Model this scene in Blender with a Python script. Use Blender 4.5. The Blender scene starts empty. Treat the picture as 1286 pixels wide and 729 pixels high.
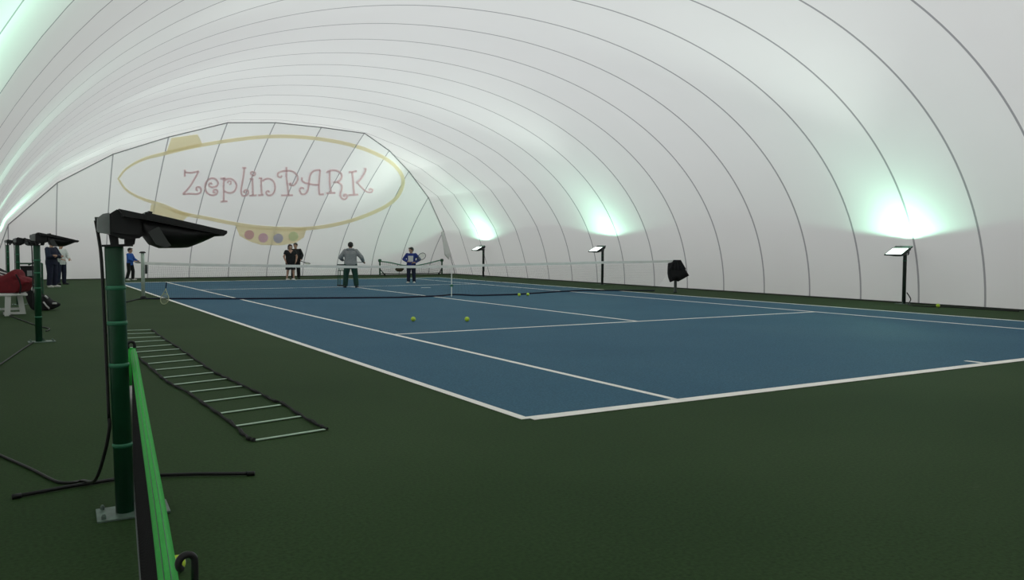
import bpy, bmesh, math, random
from mathutils import Vector, Matrix
from mathutils.bvhtree import BVHTree
random.seed(7)
sc = bpy.context.scene
C = sc.collection
PI = math.pi
R = math.radians

# ------------------------------------------------------------------ camera (measured from the court lines)
CAM = Vector((-11.2478, -22.1392, 1.5388)); YAW, PITCH, ROLL, FPX = .541, -.051, .004, 1059.7
def cam_axes():
    f = Vector((math.sin(YAW), math.cos(YAW), 0)); r = Vector((math.cos(YAW), -math.sin(YAW), 0)); u = Vector((0, 0, 1))
    f2 = f*math.cos(PITCH) + u*math.sin(PITCH); u2 = u*math.cos(PITCH) - f*math.sin(PITCH)
    return r*math.cos(ROLL) + u2*math.sin(ROLL), u2*math.cos(ROLL) - r*math.sin(ROLL), f2
RX, UX, FX = cam_axes()
def ray(u, v): return RX*((u-643)/FPX) - UX*((v-364.5)/FPX) + FX
def at(u, v, ax=2, val=0.0):
    d = ray(u, v); return CAM + d*((val-CAM[ax])/d[ax])
def on_plane(u, v, p, n):
    d = ray(u, v); return CAM + d*((p-CAM).dot(n)/d.dot(n))
cd = bpy.data.cameras.new('camera'); cam = bpy.data.objects.new('camera', cd); C.objects.link(cam)
cam.matrix_world = Matrix(((RX.x, UX.x, -FX.x, CAM.x), (RX.y, UX.y, -FX.y, CAM.y), (RX.z, UX.z, -FX.z, CAM.z), (0, 0, 0, 1)))
cd.sensor_width = 36; cd.lens = FPX/1286*36; cd.clip_start = .02; cd.clip_end = 300
sc.camera = cam

# ------------------------------------------------------------------ materials
def mat(name, col, rough=.6, var=.0, scale=8., bump=0., bscale=60., metal=0., emit=0., spec=.4, ecol=None):
    m = bpy.data.materials.new(name); m.use_nodes = True
    nt = m.node_tree; b = nt.nodes['Principled BSDF']
    b.inputs['Base Color'].default_value = (*col, 1); b.inputs['Roughness'].default_value = rough
    b.inputs['Metallic'].default_value = metal; b.inputs['Specular IOR Level'].default_value = spec
    tc = nt.nodes.new('ShaderNodeTexCoord')
    if var > 0:
        n = nt.nodes.new('ShaderNodeTexNoise'); n.inputs['Scale'].default_value = scale; n.inputs['Detail'].default_value = 5
        nt.links.new(tc.outputs['Object'], n.inputs['Vector'])
        r = nt.nodes.new('ShaderNodeValToRGB')
        r.color_ramp.elements[0].position = .3; r.color_ramp.elements[1].position = .7
        r.color_ramp.elements[0].color = (*[c*(1-var) for c in col], 1); r.color_ramp.elements[1].color = (*[min(1, c*(1+var)) for c in col], 1)
        nt.links.new(n.outputs['Fac'], r.inputs['Fac']); nt.links.new(r.outputs['Color'], b.inputs['Base Color'])
    if bump > 0:
        n = nt.nodes.new('ShaderNodeTexNoise'); n.inputs['Scale'].default_value = bscale
        nt.links.new(tc.outputs['Object'], n.inputs['Vector'])
        bp = nt.nodes.new('ShaderNodeBump'); bp.inputs['Strength'].default_value = bump; bp.inputs['Distance'].default_value = .01
        nt.links.new(n.outputs['Fac'], bp.inputs['Height']); nt.links.new(bp.outputs['Normal'], b.inputs['Normal'])
    if emit > 0:
        b.inputs['Emission Color'].default_value = (*(ecol or col), 1); b.inputs['Emission Strength'].default_value = emit
    return m
def membrane(name, col, trans):
    m = bpy.data.materials.new(name); m.use_nodes = True; nt = m.node_tree; nt.nodes.clear()
    o = nt.nodes.new('ShaderNodeOutputMaterial'); mx = nt.nodes.new('ShaderNodeMixShader'); mx.inputs[0].default_value = trans
    d = nt.nodes.new('ShaderNodeBsdfDiffuse'); t = nt.nodes.new('ShaderNodeBsdfTranslucent')
    tc = nt.nodes.new('ShaderNodeTexCoord'); n = nt.nodes.new('ShaderNodeTexNoise'); n.inputs['Scale'].default_value = .35; n.inputs['Detail'].default_value = 4
    nt.links.new(tc.outputs['Object'], n.inputs['Vector'])
    r = nt.nodes.new('ShaderNodeValToRGB'); r.color_ramp.elements[0].position = .3; r.color_ramp.elements[1].position = .7
    r.color_ramp.elements[0].color = (*[c*.975 for c in col], 1); r.color_ramp.elements[1].color = (*col, 1)
    nt.links.new(n.outputs['Fac'], r.inputs['Fac'])
    for s in (d, t): nt.links.new(r.outputs['Color'], s.inputs['Color'])
    nt.links.new(d.outputs[0], mx.inputs[1]); nt.links.new(t.outputs[0], mx.inputs[2]); nt.links.new(mx.outputs[0], o.inputs[0])
    return m
def court_mat(name, col, light, dark, scuff):
    m = bpy.data.materials.new(name); m.use_nodes = True; nt = m.node_tree; b = nt.nodes['Principled BSDF']
    b.inputs['Roughness'].default_value = .85; b.inputs['Specular IOR Level'].default_value = .15
    tc = nt.nodes.new('ShaderNodeTexCoord')
    n1 = nt.nodes.new('ShaderNodeTexNoise'); n1.inputs['Scale'].default_value = .35; n1.inputs['Detail'].default_value = 6
    n2 = nt.nodes.new('ShaderNodeTexNoise'); n2.inputs['Scale'].default_value = 45; n2.inputs['Detail'].default_value = 3
    n3 = nt.nodes.new('ShaderNodeTexNoise'); n3.inputs['Scale'].default_value = 2.6; n3.inputs['Detail'].default_value = 8; n3.inputs['Roughness'].default_value = .75
    for n in (n1, n2, n3): nt.links.new(tc.outputs['Object'], n.inputs['Vector'])
    r = nt.nodes.new('ShaderNodeValToRGB'); r.color_ramp.elements[0].position = .32; r.color_ramp.elements[1].position = .68
    r.color_ramp.elements[0].color = (*dark, 1); r.color_ramp.elements[1].color = (*light, 1); e = r.color_ramp.elements.new(.5); e.color = (*col, 1)
    nt.links.new(n1.outputs['Fac'], r.inputs['Fac'])
    m1 = nt.nodes.new('ShaderNodeMix'); m1.data_type = 'RGBA'; m1.blend_type = 'OVERLAY'; m1.inputs[0].default_value = .6
    nt.links.new(r.outputs['Color'], m1.inputs[6]); nt.links.new(n2.outputs['Fac'], m1.inputs[7])
    rr = nt.nodes.new('ShaderNodeValToRGB'); rr.color_ramp.elements[0].position = .64; rr.color_ramp.elements[1].position = .80
    rr.color_ramp.elements[1].color = (.35, .35, .35, 1)
    nt.links.new(n3.outputs['Fac'], rr.inputs['Fac'])
    m2 = nt.nodes.new('ShaderNodeMix'); m2.data_type = 'RGBA'; m2.inputs[7].default_value = (*scuff, 1)
    nt.links.new(rr.outputs['Color'], m2.inputs[0]); nt.links.new(m1.outputs[2], m2.inputs[6]); nt.links.new(m2.outputs[2], b.inputs['Base Color'])
    bp = nt.nodes.new('ShaderNodeBump'); bp.inputs['Strength'].default_value = .25; bp.inputs['Distance'].default_value = .004
    nt.links.new(n2.outputs['Fac'], bp.inputs['Height']); nt.links.new(bp.outputs['Normal'], b.inputs['Normal'])
    return m
M = {}
M['membrane'] = membrane('white_membrane', (.80, .80, .79), .32)
M['seam'] = membrane('grey_weld_seam', (.36, .36, .37), .30)
M['green_floor'] = court_mat('green_acrylic', (.021, .049, .0125), (.026, .055, .016), (.017, .043, .010), (.16, .18, .12))
M['blue_court'] = court_mat('blue_acrylic', (.040, .112, .172), (.045, .118, .175), (.036, .104, .162), (.2, .3, .38))
M['line'] = mat('white_line_paint', (.86, .84, .78), .8, .06, 3)
M['green_pole'] = mat('green_painted_steel', (.008, .060, .026), .35, .15, 6)
M['band_green'] = mat('pale_green_strap', (.03, .17, .09), .5)
M['dark_pole'] = mat('dark_painted_steel', (.018, .03, .024), .45, .1, 8)
M['plate'] = mat('galvanised_plate', (.10, .15, .12), .5, .2, 20)
M['black'] = mat('black_housing', (.006, .006, .007), .5, .2, 12)
M['rubber'] = mat('black_rubber', (.008, .008, .008), .55)
M['grey_metal'] = mat('grey_cast_metal', (.20, .21, .21), .45, .15, 15)
M['belly'] = mat('dark_grey_reflector', (.035, .038, .038), .4)
M['glass_lit'] = mat('lit_lamp_glass', (.9, 1, .94), .2, emit=2.2, ecol=(.85, 1, .92))
M['chrome'] = mat('bare_steel', (.55, .56, .55), .3, metal=1)
M['net_green'] = mat('bright_green_tape', (.022, .40, .045), .7, .08, 30, .2, 400)
M['net_black'] = mat('black_net_cord', (.01, .01, .011), .8)
M['net_grey'] = mat('grey_net_cord', (.10, .11, .11), .8)
M['tape_white'] = mat('white_net_tape', (.78, .80, .76), .8, .05, 6)
M['pale_post'] = mat('pale_green_white_post', (.50, .58, .50), .4, .1, 10)
M['rung'] = mat('pale_green_plastic', (.36, .50, .38), .5, .1, 4)
M['strap'] = mat('black_webbing', (.012, .013, .012), .85)
M['ball'] = mat('yellow_felt', (.50, .70, .06), .95, .1, 60, .3, 500)
M['white_plastic'] = mat('white_plastic', (.62, .63, .60), .4, .05, 5)
M['red'] = mat('dark_red_fabric', (.14, .005, .010), .8, .2, 14, .2, 90)
M['black_fabric'] = mat('black_fabric', (.008, .008, .009), .85, .2, 20)
M['white_fabric'] = mat('white_fabric', (.62, .62, .60), .85, .05, 20)
M['navy'] = mat('navy_fabric', (.010, .012, .032), .85, .2, 15)
M['blue_fabric'] = mat('blue_fabric', (.018, .035, .19), .85, .2, 15)
M['bright_blue'] = mat('bright_blue_fabric', (.02, .09, .36), .85, .15, 15)
M['grey_fabric'] = mat('grey_marl_fabric', (.25, .26, .26), .9, .12, 30)
M['green_fabric'] = mat('dark_green_fabric', (.008, .045, .030), .85, .2, 15)
M['brown_fabric'] = mat('olive_brown_fabric', (.055, .045, .02), .85, .3, 12)
M['skin'] = mat('skin', (.42, .24, .17), .55, .06, 20)
M['lip'] = mat('lip', (.30, .10, .09), .5)
M['eye'] = mat('eye', (.02, .015, .012), .3)
M['hair'] = mat('dark_hair', (.010, .008, .007), .5, .3, 40)
M['hair_brown'] = mat('brown_hair', (.030, .016, .011), .5, .3, 40)
M['shoe_white'] = mat('white_shoe', (.60, .58, .55), .6, .05, 20)
M['shoe_dark'] = mat('dark_shoe', (.015, .016, .02), .6)
M['racket_blue'] = mat('dark_blue_racket', (.012, .03, .07), .4)
M['racket_grey'] = mat('grey_racket', (.06, .065, .07), .4)
M['racket_lime'] = mat('pale_yellow_racket', (.42, .46, .28), .4)
M['string'] = mat('racket_string', (.35, .38, .25), .6)
M['logo_gold'] = membrane('pale_gold_print', (1.0, .90, .66), .5)
M['logo_pink'] = membrane('dusty_pink_print', (.88, .67, .69), .5)
M['dot_red'] = membrane('dusty_rose_print', (.92, .66, .76), .5)
M['dot_violet'] = membrane('orchid_print', (.93, .70, .92), .5)
M['dot_blue'] = membrane('periwinkle_print', (.68, .68, .93), .5)
M['dot_green'] = membrane('pale_green_print', (.86, .95, .74), .5)
M['trim'] = mat('dark_ground_beam', (.03, .034, .026), .9, .3, 3)

# ------------------------------------------------------------------ mesh helpers
def link(o, parent=None):
    C.objects.link(o)
    if parent is not None: o.parent = parent
    return o
def obj(name, bm, m, parent=None, smooth=False, loc=None):
    me = bpy.data.meshes.new(name); bm.to_mesh(me); bm.free()
    for x in (m if isinstance(m, (list, tuple)) else [m]): me.materials.append(M[x])
    if smooth:
        for p in me.polygons: p.use_smooth = True
    o = bpy.data.objects.new(name, me)
    if loc is not None: o.location = loc
    return link(o, parent)
def tag(o, label, cat, group=None, kind=None):
    if label: o['label'] = label
    if cat: o['category'] = cat
    if group: o['group'] = group
    if kind: o['kind'] = kind
    return o
def thing(name, label, cat, loc=(0, 0, 0), rotz=0, group=None):
    o = bpy.data.objects.new(name, None); o.empty_display_size = .1; C.objects.link(o)
    o.location = loc; o.rotation_euler = (0, 0, rotz)
    return tag(o, label, cat, group)
def dup(root, loc, rotz, label, group=None):
    r = root.copy(); C.objects.link(r); r.location = loc; r.rotation_euler = (0, 0, rotz); r['label'] = label
    if group: r['group'] = group
    def kids(a, b):
        for ch in list(a.children):
            c = ch.copy(); C.objects.link(c); c.parent = b; kids(ch, c)
    kids(root, r)
    return r
def B(): return bmesh.new()
def box(bm, c, s, rot=None, mi=0, bevel=0):
    mtx = Matrix.Translation(Vector(c)) @ (rot.to_4x4() if rot else Matrix.Identity(4)) @ Matrix.Diagonal((*s, 1))
    g = bmesh.ops.create_cube(bm, size=1, matrix=mtx)
    fs = {f for v in g['verts'] for f in v.link_faces}
    for f in fs: f.material_index = mi
    if bevel:
        es = list({e for v in g['verts'] for e in v.link_edges})
        r = bmesh.ops.bevel(bm, geom=es, offset=bevel, segments=2, affect='EDGES', profile=.5)
        for f in r['faces']: f.material_index = mi
def smoothpts(pts, n=6):
    pts = [Vector(p) for p in pts]
    if len(pts) < 3: return pts
    q = [pts[0]*2-pts[1]] + pts + [pts[-1]*2-pts[-2]]; out = []
    for i in range(1, len(q)-2):
        a, b, c, d = q[i-1:i+3]
        for k in range(n):
            t = k/n
            out.append(.5*((2*b)+(c-a)*t+(2*a-5*b+4*c-d)*t*t+(3*b-a-3*c+d)*t**3))
    out.append(pts[-1]); return out
def tube(bm, pts, r, seg=8, mi=0, cap=True, up=None, flat=1.0):
    pts = [Vector(p) for p in pts]; n = len(pts)
    rs = r if isinstance(r, (list, tuple)) else [r]*n
    rings = []; prev = None
    for i, p in enumerate(pts):
        t = (pts[min(i+1, n-1)]-pts[max(i-1, 0)])
        if t.length < 1e-9: t = Vector((0, 0, 1))
        t.normalize()
        if prev is None:
            a = Vector(up) if up else (Vector((0, 0, 1)) if abs(t.z) < .9 else Vector((1, 0, 0)))
        else: a = prev
        x = (a - t*a.dot(t))
        if x.length < 1e-6: x = t.orthogonal()
        x.normalize(); y = t.cross(x); prev = x
        rings.append([bm.verts.new(p + x*(rs[i]*flat*math.cos(2*PI*k/seg)) + y*(rs[i]*math.sin(2*PI*k/seg))) for k in range(seg)])
    for i in range(n-1):
        for k in range(seg):
            f = bm.faces.new((rings[i][k], rings[i][(k+1) % seg], rings[i+1][(k+1) % seg], rings[i+1][k])); f.material_index = mi
    if cap:
        for rr in (list(reversed(rings[0])), rings[-1]):
            f = bm.faces.new(rr); f.material_index = mi
def lathe(bm, prof, c=(0, 0, 0), seg=20, mi=0):
    c = Vector(c); rings = [[bm.verts.new(c+Vector((r*math.cos(2*PI*k/seg), r*math.sin(2*PI*k/seg), z))) for k in range(seg)] for r, z in prof]
    for i in range(len(rings)-1):
        for k in range(seg):
            f = bm.faces.new((rings[i][k], rings[i][(k+1) % seg], rings[i+1][(k+1) % seg], rings[i+1][k])); f.material_index = mi
    bm.faces.new(list(reversed(rings[0]))).material_index = mi; bm.faces.new(rings[-1]).material_index = mi
def prism(bm, poly, y0, y1, axes='xz', mi=0, scale1=1.0):
    """extrude a 2-D outline; the outline lies in axes, the thickness runs along the third axis"""
    def P(a, b, c): return Vector((a, c, b)) if axes == 'xz' else (Vector((a, b, c)) if axes == 'xy' else Vector((c, a, b)))
    lo = [bm.verts.new(P(a, b, y0)) for a, b in poly]; hi = [bm.verts.new(P(a, b, y1)) for a, b in poly]; n = len(poly)
    fs = [bm.faces.new(lo), bm.faces.new(list(reversed(hi)))]
    for i in range(n): fs.append(bm.faces.new((lo[i], hi[i], hi[(i+1) % n], lo[(i+1) % n])))
    for f in fs: f.material_index = mi
    bmesh.ops.recalc_face_normals(bm, faces=fs)
def ellipsoid(bm, c, r, rot=None, seg=14):
    mtx = Matrix.Translation(Vector(c)) @ (rot.to_4x4() if rot else Matrix.Identity(4)) @ Matrix.Diagonal((*r, 1))
    bmesh.ops.create_uvsphere(bm, u_segments=seg, v_segments=max(6, seg//2+2), radius=1, matrix=mtx)
def capsule(bm, a, b, ra, rb, seg=12, ends=(1, 1)):
    """tapered limb; an end flag of 0 leaves that end cut flat (a cuff or hem)"""
    a = Vector(a); b = Vector(b)
    tube(bm, [a, b], [ra, rb], seg)
    if ends[0]: ellipsoid(bm, a, (ra,)*3, seg=seg)
    if ends[1]: ellipsoid(bm, b, (rb,)*3, seg=seg)
def loft(bm, secs, seg=24):
    """closed elliptical loft through (z, rx, ry, yoff) sections"""
    zs = [q[0] for q in secs]; pts = []
    for i in range(len(secs)-1):
        for k in range(4):
            t = k/4; a, b = secs[i], secs[i+1]; t2 = t*t*(3-2*t) if i in (0,) else t
            pts.append([a[j]+(b[j]-a[j])*(t if j == 0 else t2) for j in range(4)])
    pts.append(list(secs[-1]))
    rings = [[bm.verts.new((rx*math.cos(2*PI*k/seg), y+ry*math.sin(2*PI*k/seg), z)) for k in range(seg)] for z, rx, ry, y in pts]
    for a, b in zip(rings, rings[1:]):
        for k in range(seg): bm.faces.new((a[k], a[(k+1) % seg], b[(k+1) % seg], b[k]))
    bm.faces.new(list(reversed(rings[0]))); bm.faces.new(rings[-1])
def soft(bm, name, m, parent=None, voxel=.01, it=4, loc=None, fac=.5):
    """fuse overlapping closed solids of bm into one continuous smooth surface"""
    me = bpy.data.meshes.new(name); bmesh.ops.recalc_face_normals(bm, faces=bm.faces); bm.to_mesh(me); bm.free()
    o = bpy.data.objects.new(name, me); C.objects.link(o)
    rm = o.modifiers.new('r', 'REMESH'); rm.mode = 'VOXEL'; rm.voxel_size = voxel; rm.use_smooth_shade = True
    if it:
        s = o.modifiers.new('s', 'SMOOTH'); s.iterations = it; s.factor = fac
    dg = bpy.context.evaluated_depsgraph_get(); ev = o.evaluated_get(dg)
    me2 = bpy.data.meshes.new_from_object(ev); me2.name = name
    o.modifiers.clear(); o.data = me2; bpy.data.meshes.remove(me)
    me2.materials.clear()
    for x in (m if isinstance(m, (list, tuple)) else [m]): me2.materials.append(M[x])
    for p in me2.polygons: p.use_smooth = True
    if loc is not None: o.location = loc
    if parent is not None: o.parent = parent
    return o

# ------------------------------------------------------------------ the dome
XC, AX, BZ, NE = -.72, 11.22, 7.2, 2.05
YB, YF, STEP = 20.2, -24.6, 1.856
def prof(th):
    c, s = math.cos(th), math.sin(th); e = 2/NE
    return XC + AX*math.copysign(abs(c)**e, c), BZ*abs(s)**e
knots = [(None, Vector((-11.9, YB, 0)), -11.9)]
for u, v, Y, xb in [(10, 282, 19.9, -11.1), (72, 229, 18.7, -9.32), (142, 193, 17.0, -7.32), (212, 171.5, 15.9, -5.58), (286, 153.5, 15.2, -3.75), (346, 153.5, 15.1, -1.94),
                    (404, 159.5, 15.0, -.09), (458, 167, 14.5, 1.73), (489, 189, 15.8, 3.5), (513.5, 215, 17.7, 5.42), (538, 248, 19.2, 7.05), (557, 290, 19.95, 8.8)]:
    knots.append((None, at(u, v, 1, Y), xb))
knots.append((None, Vector((10.45, YB, 0)), 10.45))
def ang(p): 
    x = (p.x-XC)/AX; z = max(p.z, 0)/BZ
    return math.atan2(z**(NE/2), math.copysign(abs(x)**(NE/2), x))
KN = [(ang(p), p, xb) for _, p, xb in knots]; KN[0] = (PI, KN[0][1], KN[0][2]); KN[-1] = (0., KN[-1][1], KN[-1][2])
def crease(th):
    for i in range(len(KN)-1):
        a, b = KN[i], KN[i+1]
        if a[0] >= th >= b[0]:
            t = (a[0]-th)/(a[0]-b[0]) if a[0] > b[0] else 0
            return a[1].lerp(b[1], t)
    return KN[-1][1]
def barrel(th, Y, bulge=0.):
    x, z = prof(th); c = crease(th)
    Yc = min(Y, c.y); t = min(1, max(0, (Yc-5)/(c.y-5))); t = t*t*(3-2*t)
    p = Vector((x, Yc, z)).lerp(Vector((c.x, Yc, c.z)), t)
    if bulge:
        nx, nz = (x-XC)/AX**2, z/BZ**2; l = math.hypot(nx, nz)
        p += Vector((nx/l, 0, nz/l))*bulge*(1-t)*min(1, z/1.0)
    return p
ths = sorted({k[0] for k in KN} | {PI*i/90 for i in range(91)}, reverse=True)
ths = [t for i, t in enumerate(ths) if i == 0 or ths[i-1]-t > .006 or t in [k[0] for k in KN]]
hoops = [-9.75+STEP*k for k in range(-9, 17)]
hoops = [h for h in hoops if YF+.3 < h < YB]
SW = .028
ys = [(YF, 0., 0)]
edges_ = [YF] + hoops + [YB]
for i in range(len(edges_)-1):
    a, b = edges_[i], edges_[i+1]
    a2 = a + (SW if i else 0); b2 = b - (SW if i < len(edges_)-2 else 0)
    for k in range(7):
        t = k/6
        if i == 0 and k == 0: continue
        ys.append((a2+(b2-a2)*t, .05*(1-(2*t-1)**2), 1 if (k == 0 and i) else 0))
bm = B(); grid = []
for Y, bl, sm in ys: grid.append([bm.verts.new(barrel(th, Y, bl)) for th in ths])
for i in range(len(ys)-1):
    for j in range(len(ths)-1):
        vs = [grid[i][j], grid[i][j+1], grid[i+1][j+1], grid[i+1][j]]
        c0, c1 = crease(ths[j]).y, crease(ths[j+1]).y
        if ys[i][0] >= max(c0, c1)-1e-4: continue
        try: f = bm.faces.new(vs)
        except ValueError: continue
        f.material_index = 1 if ys[i+1][2] else 0; f.smooth = True
bmesh.ops.remove_doubles(bm, verts=bm.verts, dist=.0005)
bmesh.ops.dissolve_degenerate(bm, dist=.0004, edges=bm.edges)
bmesh.ops.delete(bm, geom=[v for v in bm.verts if not v.link_faces], context='VERTS')
tag(obj('ceiling', bm, ['membrane', 'seam']), 'white inflated barrel membrane with grey hoop seams arching over the court', 'ceiling', kind='structure')

# end wall: curved panels between seams that fan from the crease to the ground
def wallpt(top, xb, t, bulge=0.):
    z = top.z*t; s = t**1.7
    return Vector((xb+(top.x-xb)*t**1.5, YB-(YB-top.y)*s + bulge*math.sin(PI*t)**.5 if 0 < t < 1 else YB-(YB-top.y)*s, z))
bm = B(); cols = []
for i in range(len(KN)-1):
    a, b = KN[i], KN[i+1]; L = abs(b[2]-a[2]); w = min(.25, .022/L)
    for k, t in enumerate([0, w, .2, .35, .5, .65, .8, 1-w, 1]):
        if k == 0 and i: continue
        cols.append((a[1].lerp(b[1], t), a[2]+(b[2]-a[2])*t, .05*4*t*(1-t), 1 if (k == 1 or k == 8) else 0))
NT = 30; g = []
for top, xb, bl, _ in cols: g.append([bm.verts.new(wallpt(top, xb, k/NT, bl)) for k in range(NT+1)])
for i in range(len(cols)-1):
    for k in range(NT):
        try: f = bm.faces.new((g[i][k], g[i+1][k], g[i+1][k+1], g[i][k+1]))
        except ValueError: continue
        f.material_index = cols[i+1][3]; f.smooth = True
bmesh.ops.remove_doubles(bm, verts=bm.verts, dist=.0005)
bmesh.ops.dissolve_degenerate(bm, dist=.0004, edges=bm.edges)
WALL = BVHTree.FromBMesh(bm)
wall_back = tag(obj('wall_back', bm, ['membrane', 'seam']), 'white end wall of the dome with leaning seams and a printed airship badge', 'wall', kind='structure')
# crease cord between barrel and end wall
bm = B(); tube(bm, [k[1]+Vector((0, -.03, -.03)) for k in KN], .022, 6)
tag(obj('trim_1', bm, 'seam', None, True), 'grey weld line where the barrel roof meets the end wall', 'trim', kind='structure')
# front wall behind the photographer
bm = B(); vs = [bm.verts.new(barrel(th, YF)) for th in ths]; c = bm.verts.new((XC, YF-1.2, 2.5))
for i in range(len(vs)-1): bm.faces.new((vs[i], vs[i+1], c))
bm.faces.new((vs[-1], vs[0], c))
tag(obj('wall_front', bm, 'membrane'), 'white end wall behind the viewpoint', 'wall', kind='structure')
# hem of the membrane on its ground beam
bm = B()
bm.free()
for nm, sx, x0 in (('right', 1, 10.46), ('left', -1, -11.9)):
    bm = B(); box(bm, (x0-sx*.03, (YB+YF)/2, .0175), (.10, YB-YF-.2, .035))
    tag(obj('baseboard_'+nm, bm, 'trim'), 'dark ground beam along the foot of the %s wall' % nm, 'baseboard', kind='structure')
bm = B(); box(bm, (-.72, YB-.03, .0175), (22.2, .10, .035))
tag(obj('baseboard_back', bm, 'trim'), 'dark ground beam along the foot of the end wall', 'baseboard', kind='structure')

# printed badge on the end wall ------------------------------------------------
def hit(u, v, off=.02):
    d = ray(u, v).normalized(); loc, n, i, ds = WALL.ray_cast(CAM, d)
    if loc is None: loc, n, i, ds = WALL.find_nearest(CAM + d*40)
    if n.dot(d) > 0: n = -n
    return loc + n*off
def ribbon(bm, pts, w, off=.02, taper=False):
    pts = [Vector((*p, 0)) for p in pts]; n = len(pts); prev = None
    closed = (pts[0]-pts[-1]).length < .01
    for i, p in enumerate(pts):
        a = pts[i-1] if i else (pts[-2] if closed else p); b = pts[i+1] if i < n-1 else (pts[1] if closed else p)
        t = (b-a).normalized(); nn = Vector((-t.y, t.x, 0)); ww = w[i] if isinstance(w, list) else w
        l, c, r = p+nn*ww/2, p, p-nn*ww/2
        cur = [bm.verts.new(hit(q.x, q.y, off)) for q in (l, c, r)]
        if prev:
            for k in range(2): bm.faces.new((prev[k], prev[k+1], cur[k+1], cur[k]))
        prev = cur
def patch(bm, poly, off=.02, cuts=3):
    b2 = bmesh.new(); f = b2.faces.new([b2.verts.new((x, y, 0)) for x, y in poly]); bmesh.ops.triangulate(b2, faces=[f])
    for _ in range(cuts): bmesh.ops.subdivide_edges(b2, edges=[e for e in b2.edges if e.calc_length() > 4], cuts=1, use_grid_fill=True)
    bmesh.ops.triangulate(b2, faces=b2.faces)
    mp = {v: bm.verts.new(hit(v.co.x, v.co.y, off)) for v in b2.verts}
    for f in b2.faces: bm.faces.new([mp[v] for v in f.verts])
    b2.free()
def S2(pts, n=5): return [(p.x, p.y) for p in smoothpts([(x, y, 0) for x, y in pts], n)]
def cA(pts): return [(140+x*.30326, 150+y*.30326) for x, y in pts]
ell = cA([(28, 245), (60, 205), (130, 165), (230, 138), (350, 110), (480, 88), (620, 72), (740, 70), (860, 80), (980, 102), (1080, 135), (1160, 180), (1205, 240), (1195, 300), (1150, 350), (1060, 395), (950, 430), (830, 450), (720, 452), (600, 445), (500, 430), (400, 410), (300, 390), (210, 355), (120, 325), (60, 290), (28, 245)])
e2 = S2(ell, 5); ws = [2.4 + 2.2*min(1, max(0, (x-147)/60)) for x, y in e2]
bm = B(); ribbon(bm, e2, ws)
obj('badge_outline', bm, 'logo_gold', wall_back, True)
for nm, pl in (('badge_fin', cA([(248, 76), (356, 61), (374, 96), (368, 110), (225, 140)])),
               ('badge_fin', [(190, 256), (214.6, 262.5), (240, 269), (231, 276), (223, 284), (205, 280), (186.5, 273)]),
               ('badge_gondola', cA([(512, 438), (560, 444), (650, 452), (740, 455), (808, 450), (797, 488), (762, 512), (700, 522), (620, 520), (570, 505), (530, 482)]))):
    bm = B(); patch(bm, pl, .016); obj(nm, bm, 'logo_gold', wall_back, True)
for (x, y), m in zip([(570, 477), (628, 490), (690, 492), (753, 484)], ['dot_red', 'dot_violet', 'dot_blue', 'dot_green']):
    bm = B(); cx, cy = cA([(x, y)])[0]; patch(bm, [(cx+6.2*math.cos(k*PI/8), cy+6*math.sin(k*PI/8)) for k in range(16)], .03, 2)
    obj('badge_dot', bm, m, wall_back, True)
LA = {'z': [[(120, 125), (117, 215)], [(115, 160), (200, 165), (290, 145)], [(290, 145), (240, 240), (170, 350), (95, 430)], [(95, 432), (200, 425), (260, 430), (310, 410), (320, 370), (295, 340), (265, 350), (262, 375), (282, 383)]],
      'e': [[(455, 312), (440, 292), (418, 310), (428, 338), (470, 345), (515, 330), (532, 295), (505, 248), (445, 235), (390, 275), (370, 345), (392, 412), (450, 445), (505, 435), (525, 402), (508, 375), (478, 383), (476, 408), (500, 412)]],
      'p': [[(558, 242), (625, 230)], [(603, 232), (600, 330), (602, 430), (600, 515)], [(560, 525), (650, 518)], [(610, 262), (650, 240), (700, 242), (745, 280), (760, 330), (742, 385), (695, 415), (645, 410), (612, 390)], [(648, 292), (662, 265), (690, 272), (690, 300), (668, 310)]],
      'l': [[(832, 105), (882, 105)], [(857, 108), (845, 220), (825, 330), (818, 400), (835, 450), (875, 450), (905, 420), (900, 387), (870, 380), (855, 400), (872, 415)]],
      'i': [[(935, 185), (950, 156), (985, 160), (990, 190), (960, 202), (952, 180)], [(925, 242), (968, 238)], [(958, 240), (960, 340), (965, 445)], [(920, 448), (1010, 445)]],
      'n': [[(1036, 232), (1078, 236)], [(1068, 234), (1068, 340), (1075, 440)], [(1030, 447), (1095, 440)], [(1082, 268), (1130, 240), (1190, 247), (1230, 290), (1240, 350), (1225, 410), (1185, 445), (1145, 440), (1130, 410), (1152, 390), (1172, 408)]]}
LB = {'P': [[(180, 85), (180, 200), (195, 320), (205, 410)], [(120, 415), (255, 413)], [(128, 185), (112, 206), (85, 195), (80, 165), (120, 140), (190, 130), (250, 137), (300, 178), (308, 235), (275, 290), (238, 300), (216, 282), (238, 270)]],
      'A': [[(385, 340), (355, 325), (335, 350), (350, 395), (390, 400), (425, 360), (440, 270), (455, 180), (500, 132), (570, 120)], [(570, 120), (560, 220), (555, 320), (560, 402)], [(555, 406), (612, 400)], [(360, 205), (357, 235), (385, 265), (440, 280), (500, 292), (560, 290)]],
      'R': [[(680, 130), (680, 260), (695, 385)], [(640, 390), (745, 385)], [(640, 150), (700, 126), (770, 132), (815, 172), (808, 225), (770, 258), (722, 265)], [(765, 260), (812, 290), (818, 340), (800, 395), (812, 440), (850, 460), (880, 430), (862, 402), (840, 415), (852, 432)]],
      'K': [[(940, 142), (950, 270), (960, 405)], [(898, 150), (992, 135)], [(892, 412), (1008, 405)], [(1075, 110), (1095, 108), (1080, 150), (1040, 220), (985, 275)], [(1000, 270), (1050, 325), (1110, 375), (1160, 375), (1172, 347), (1142, 338), (1135, 360)]]}
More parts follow.
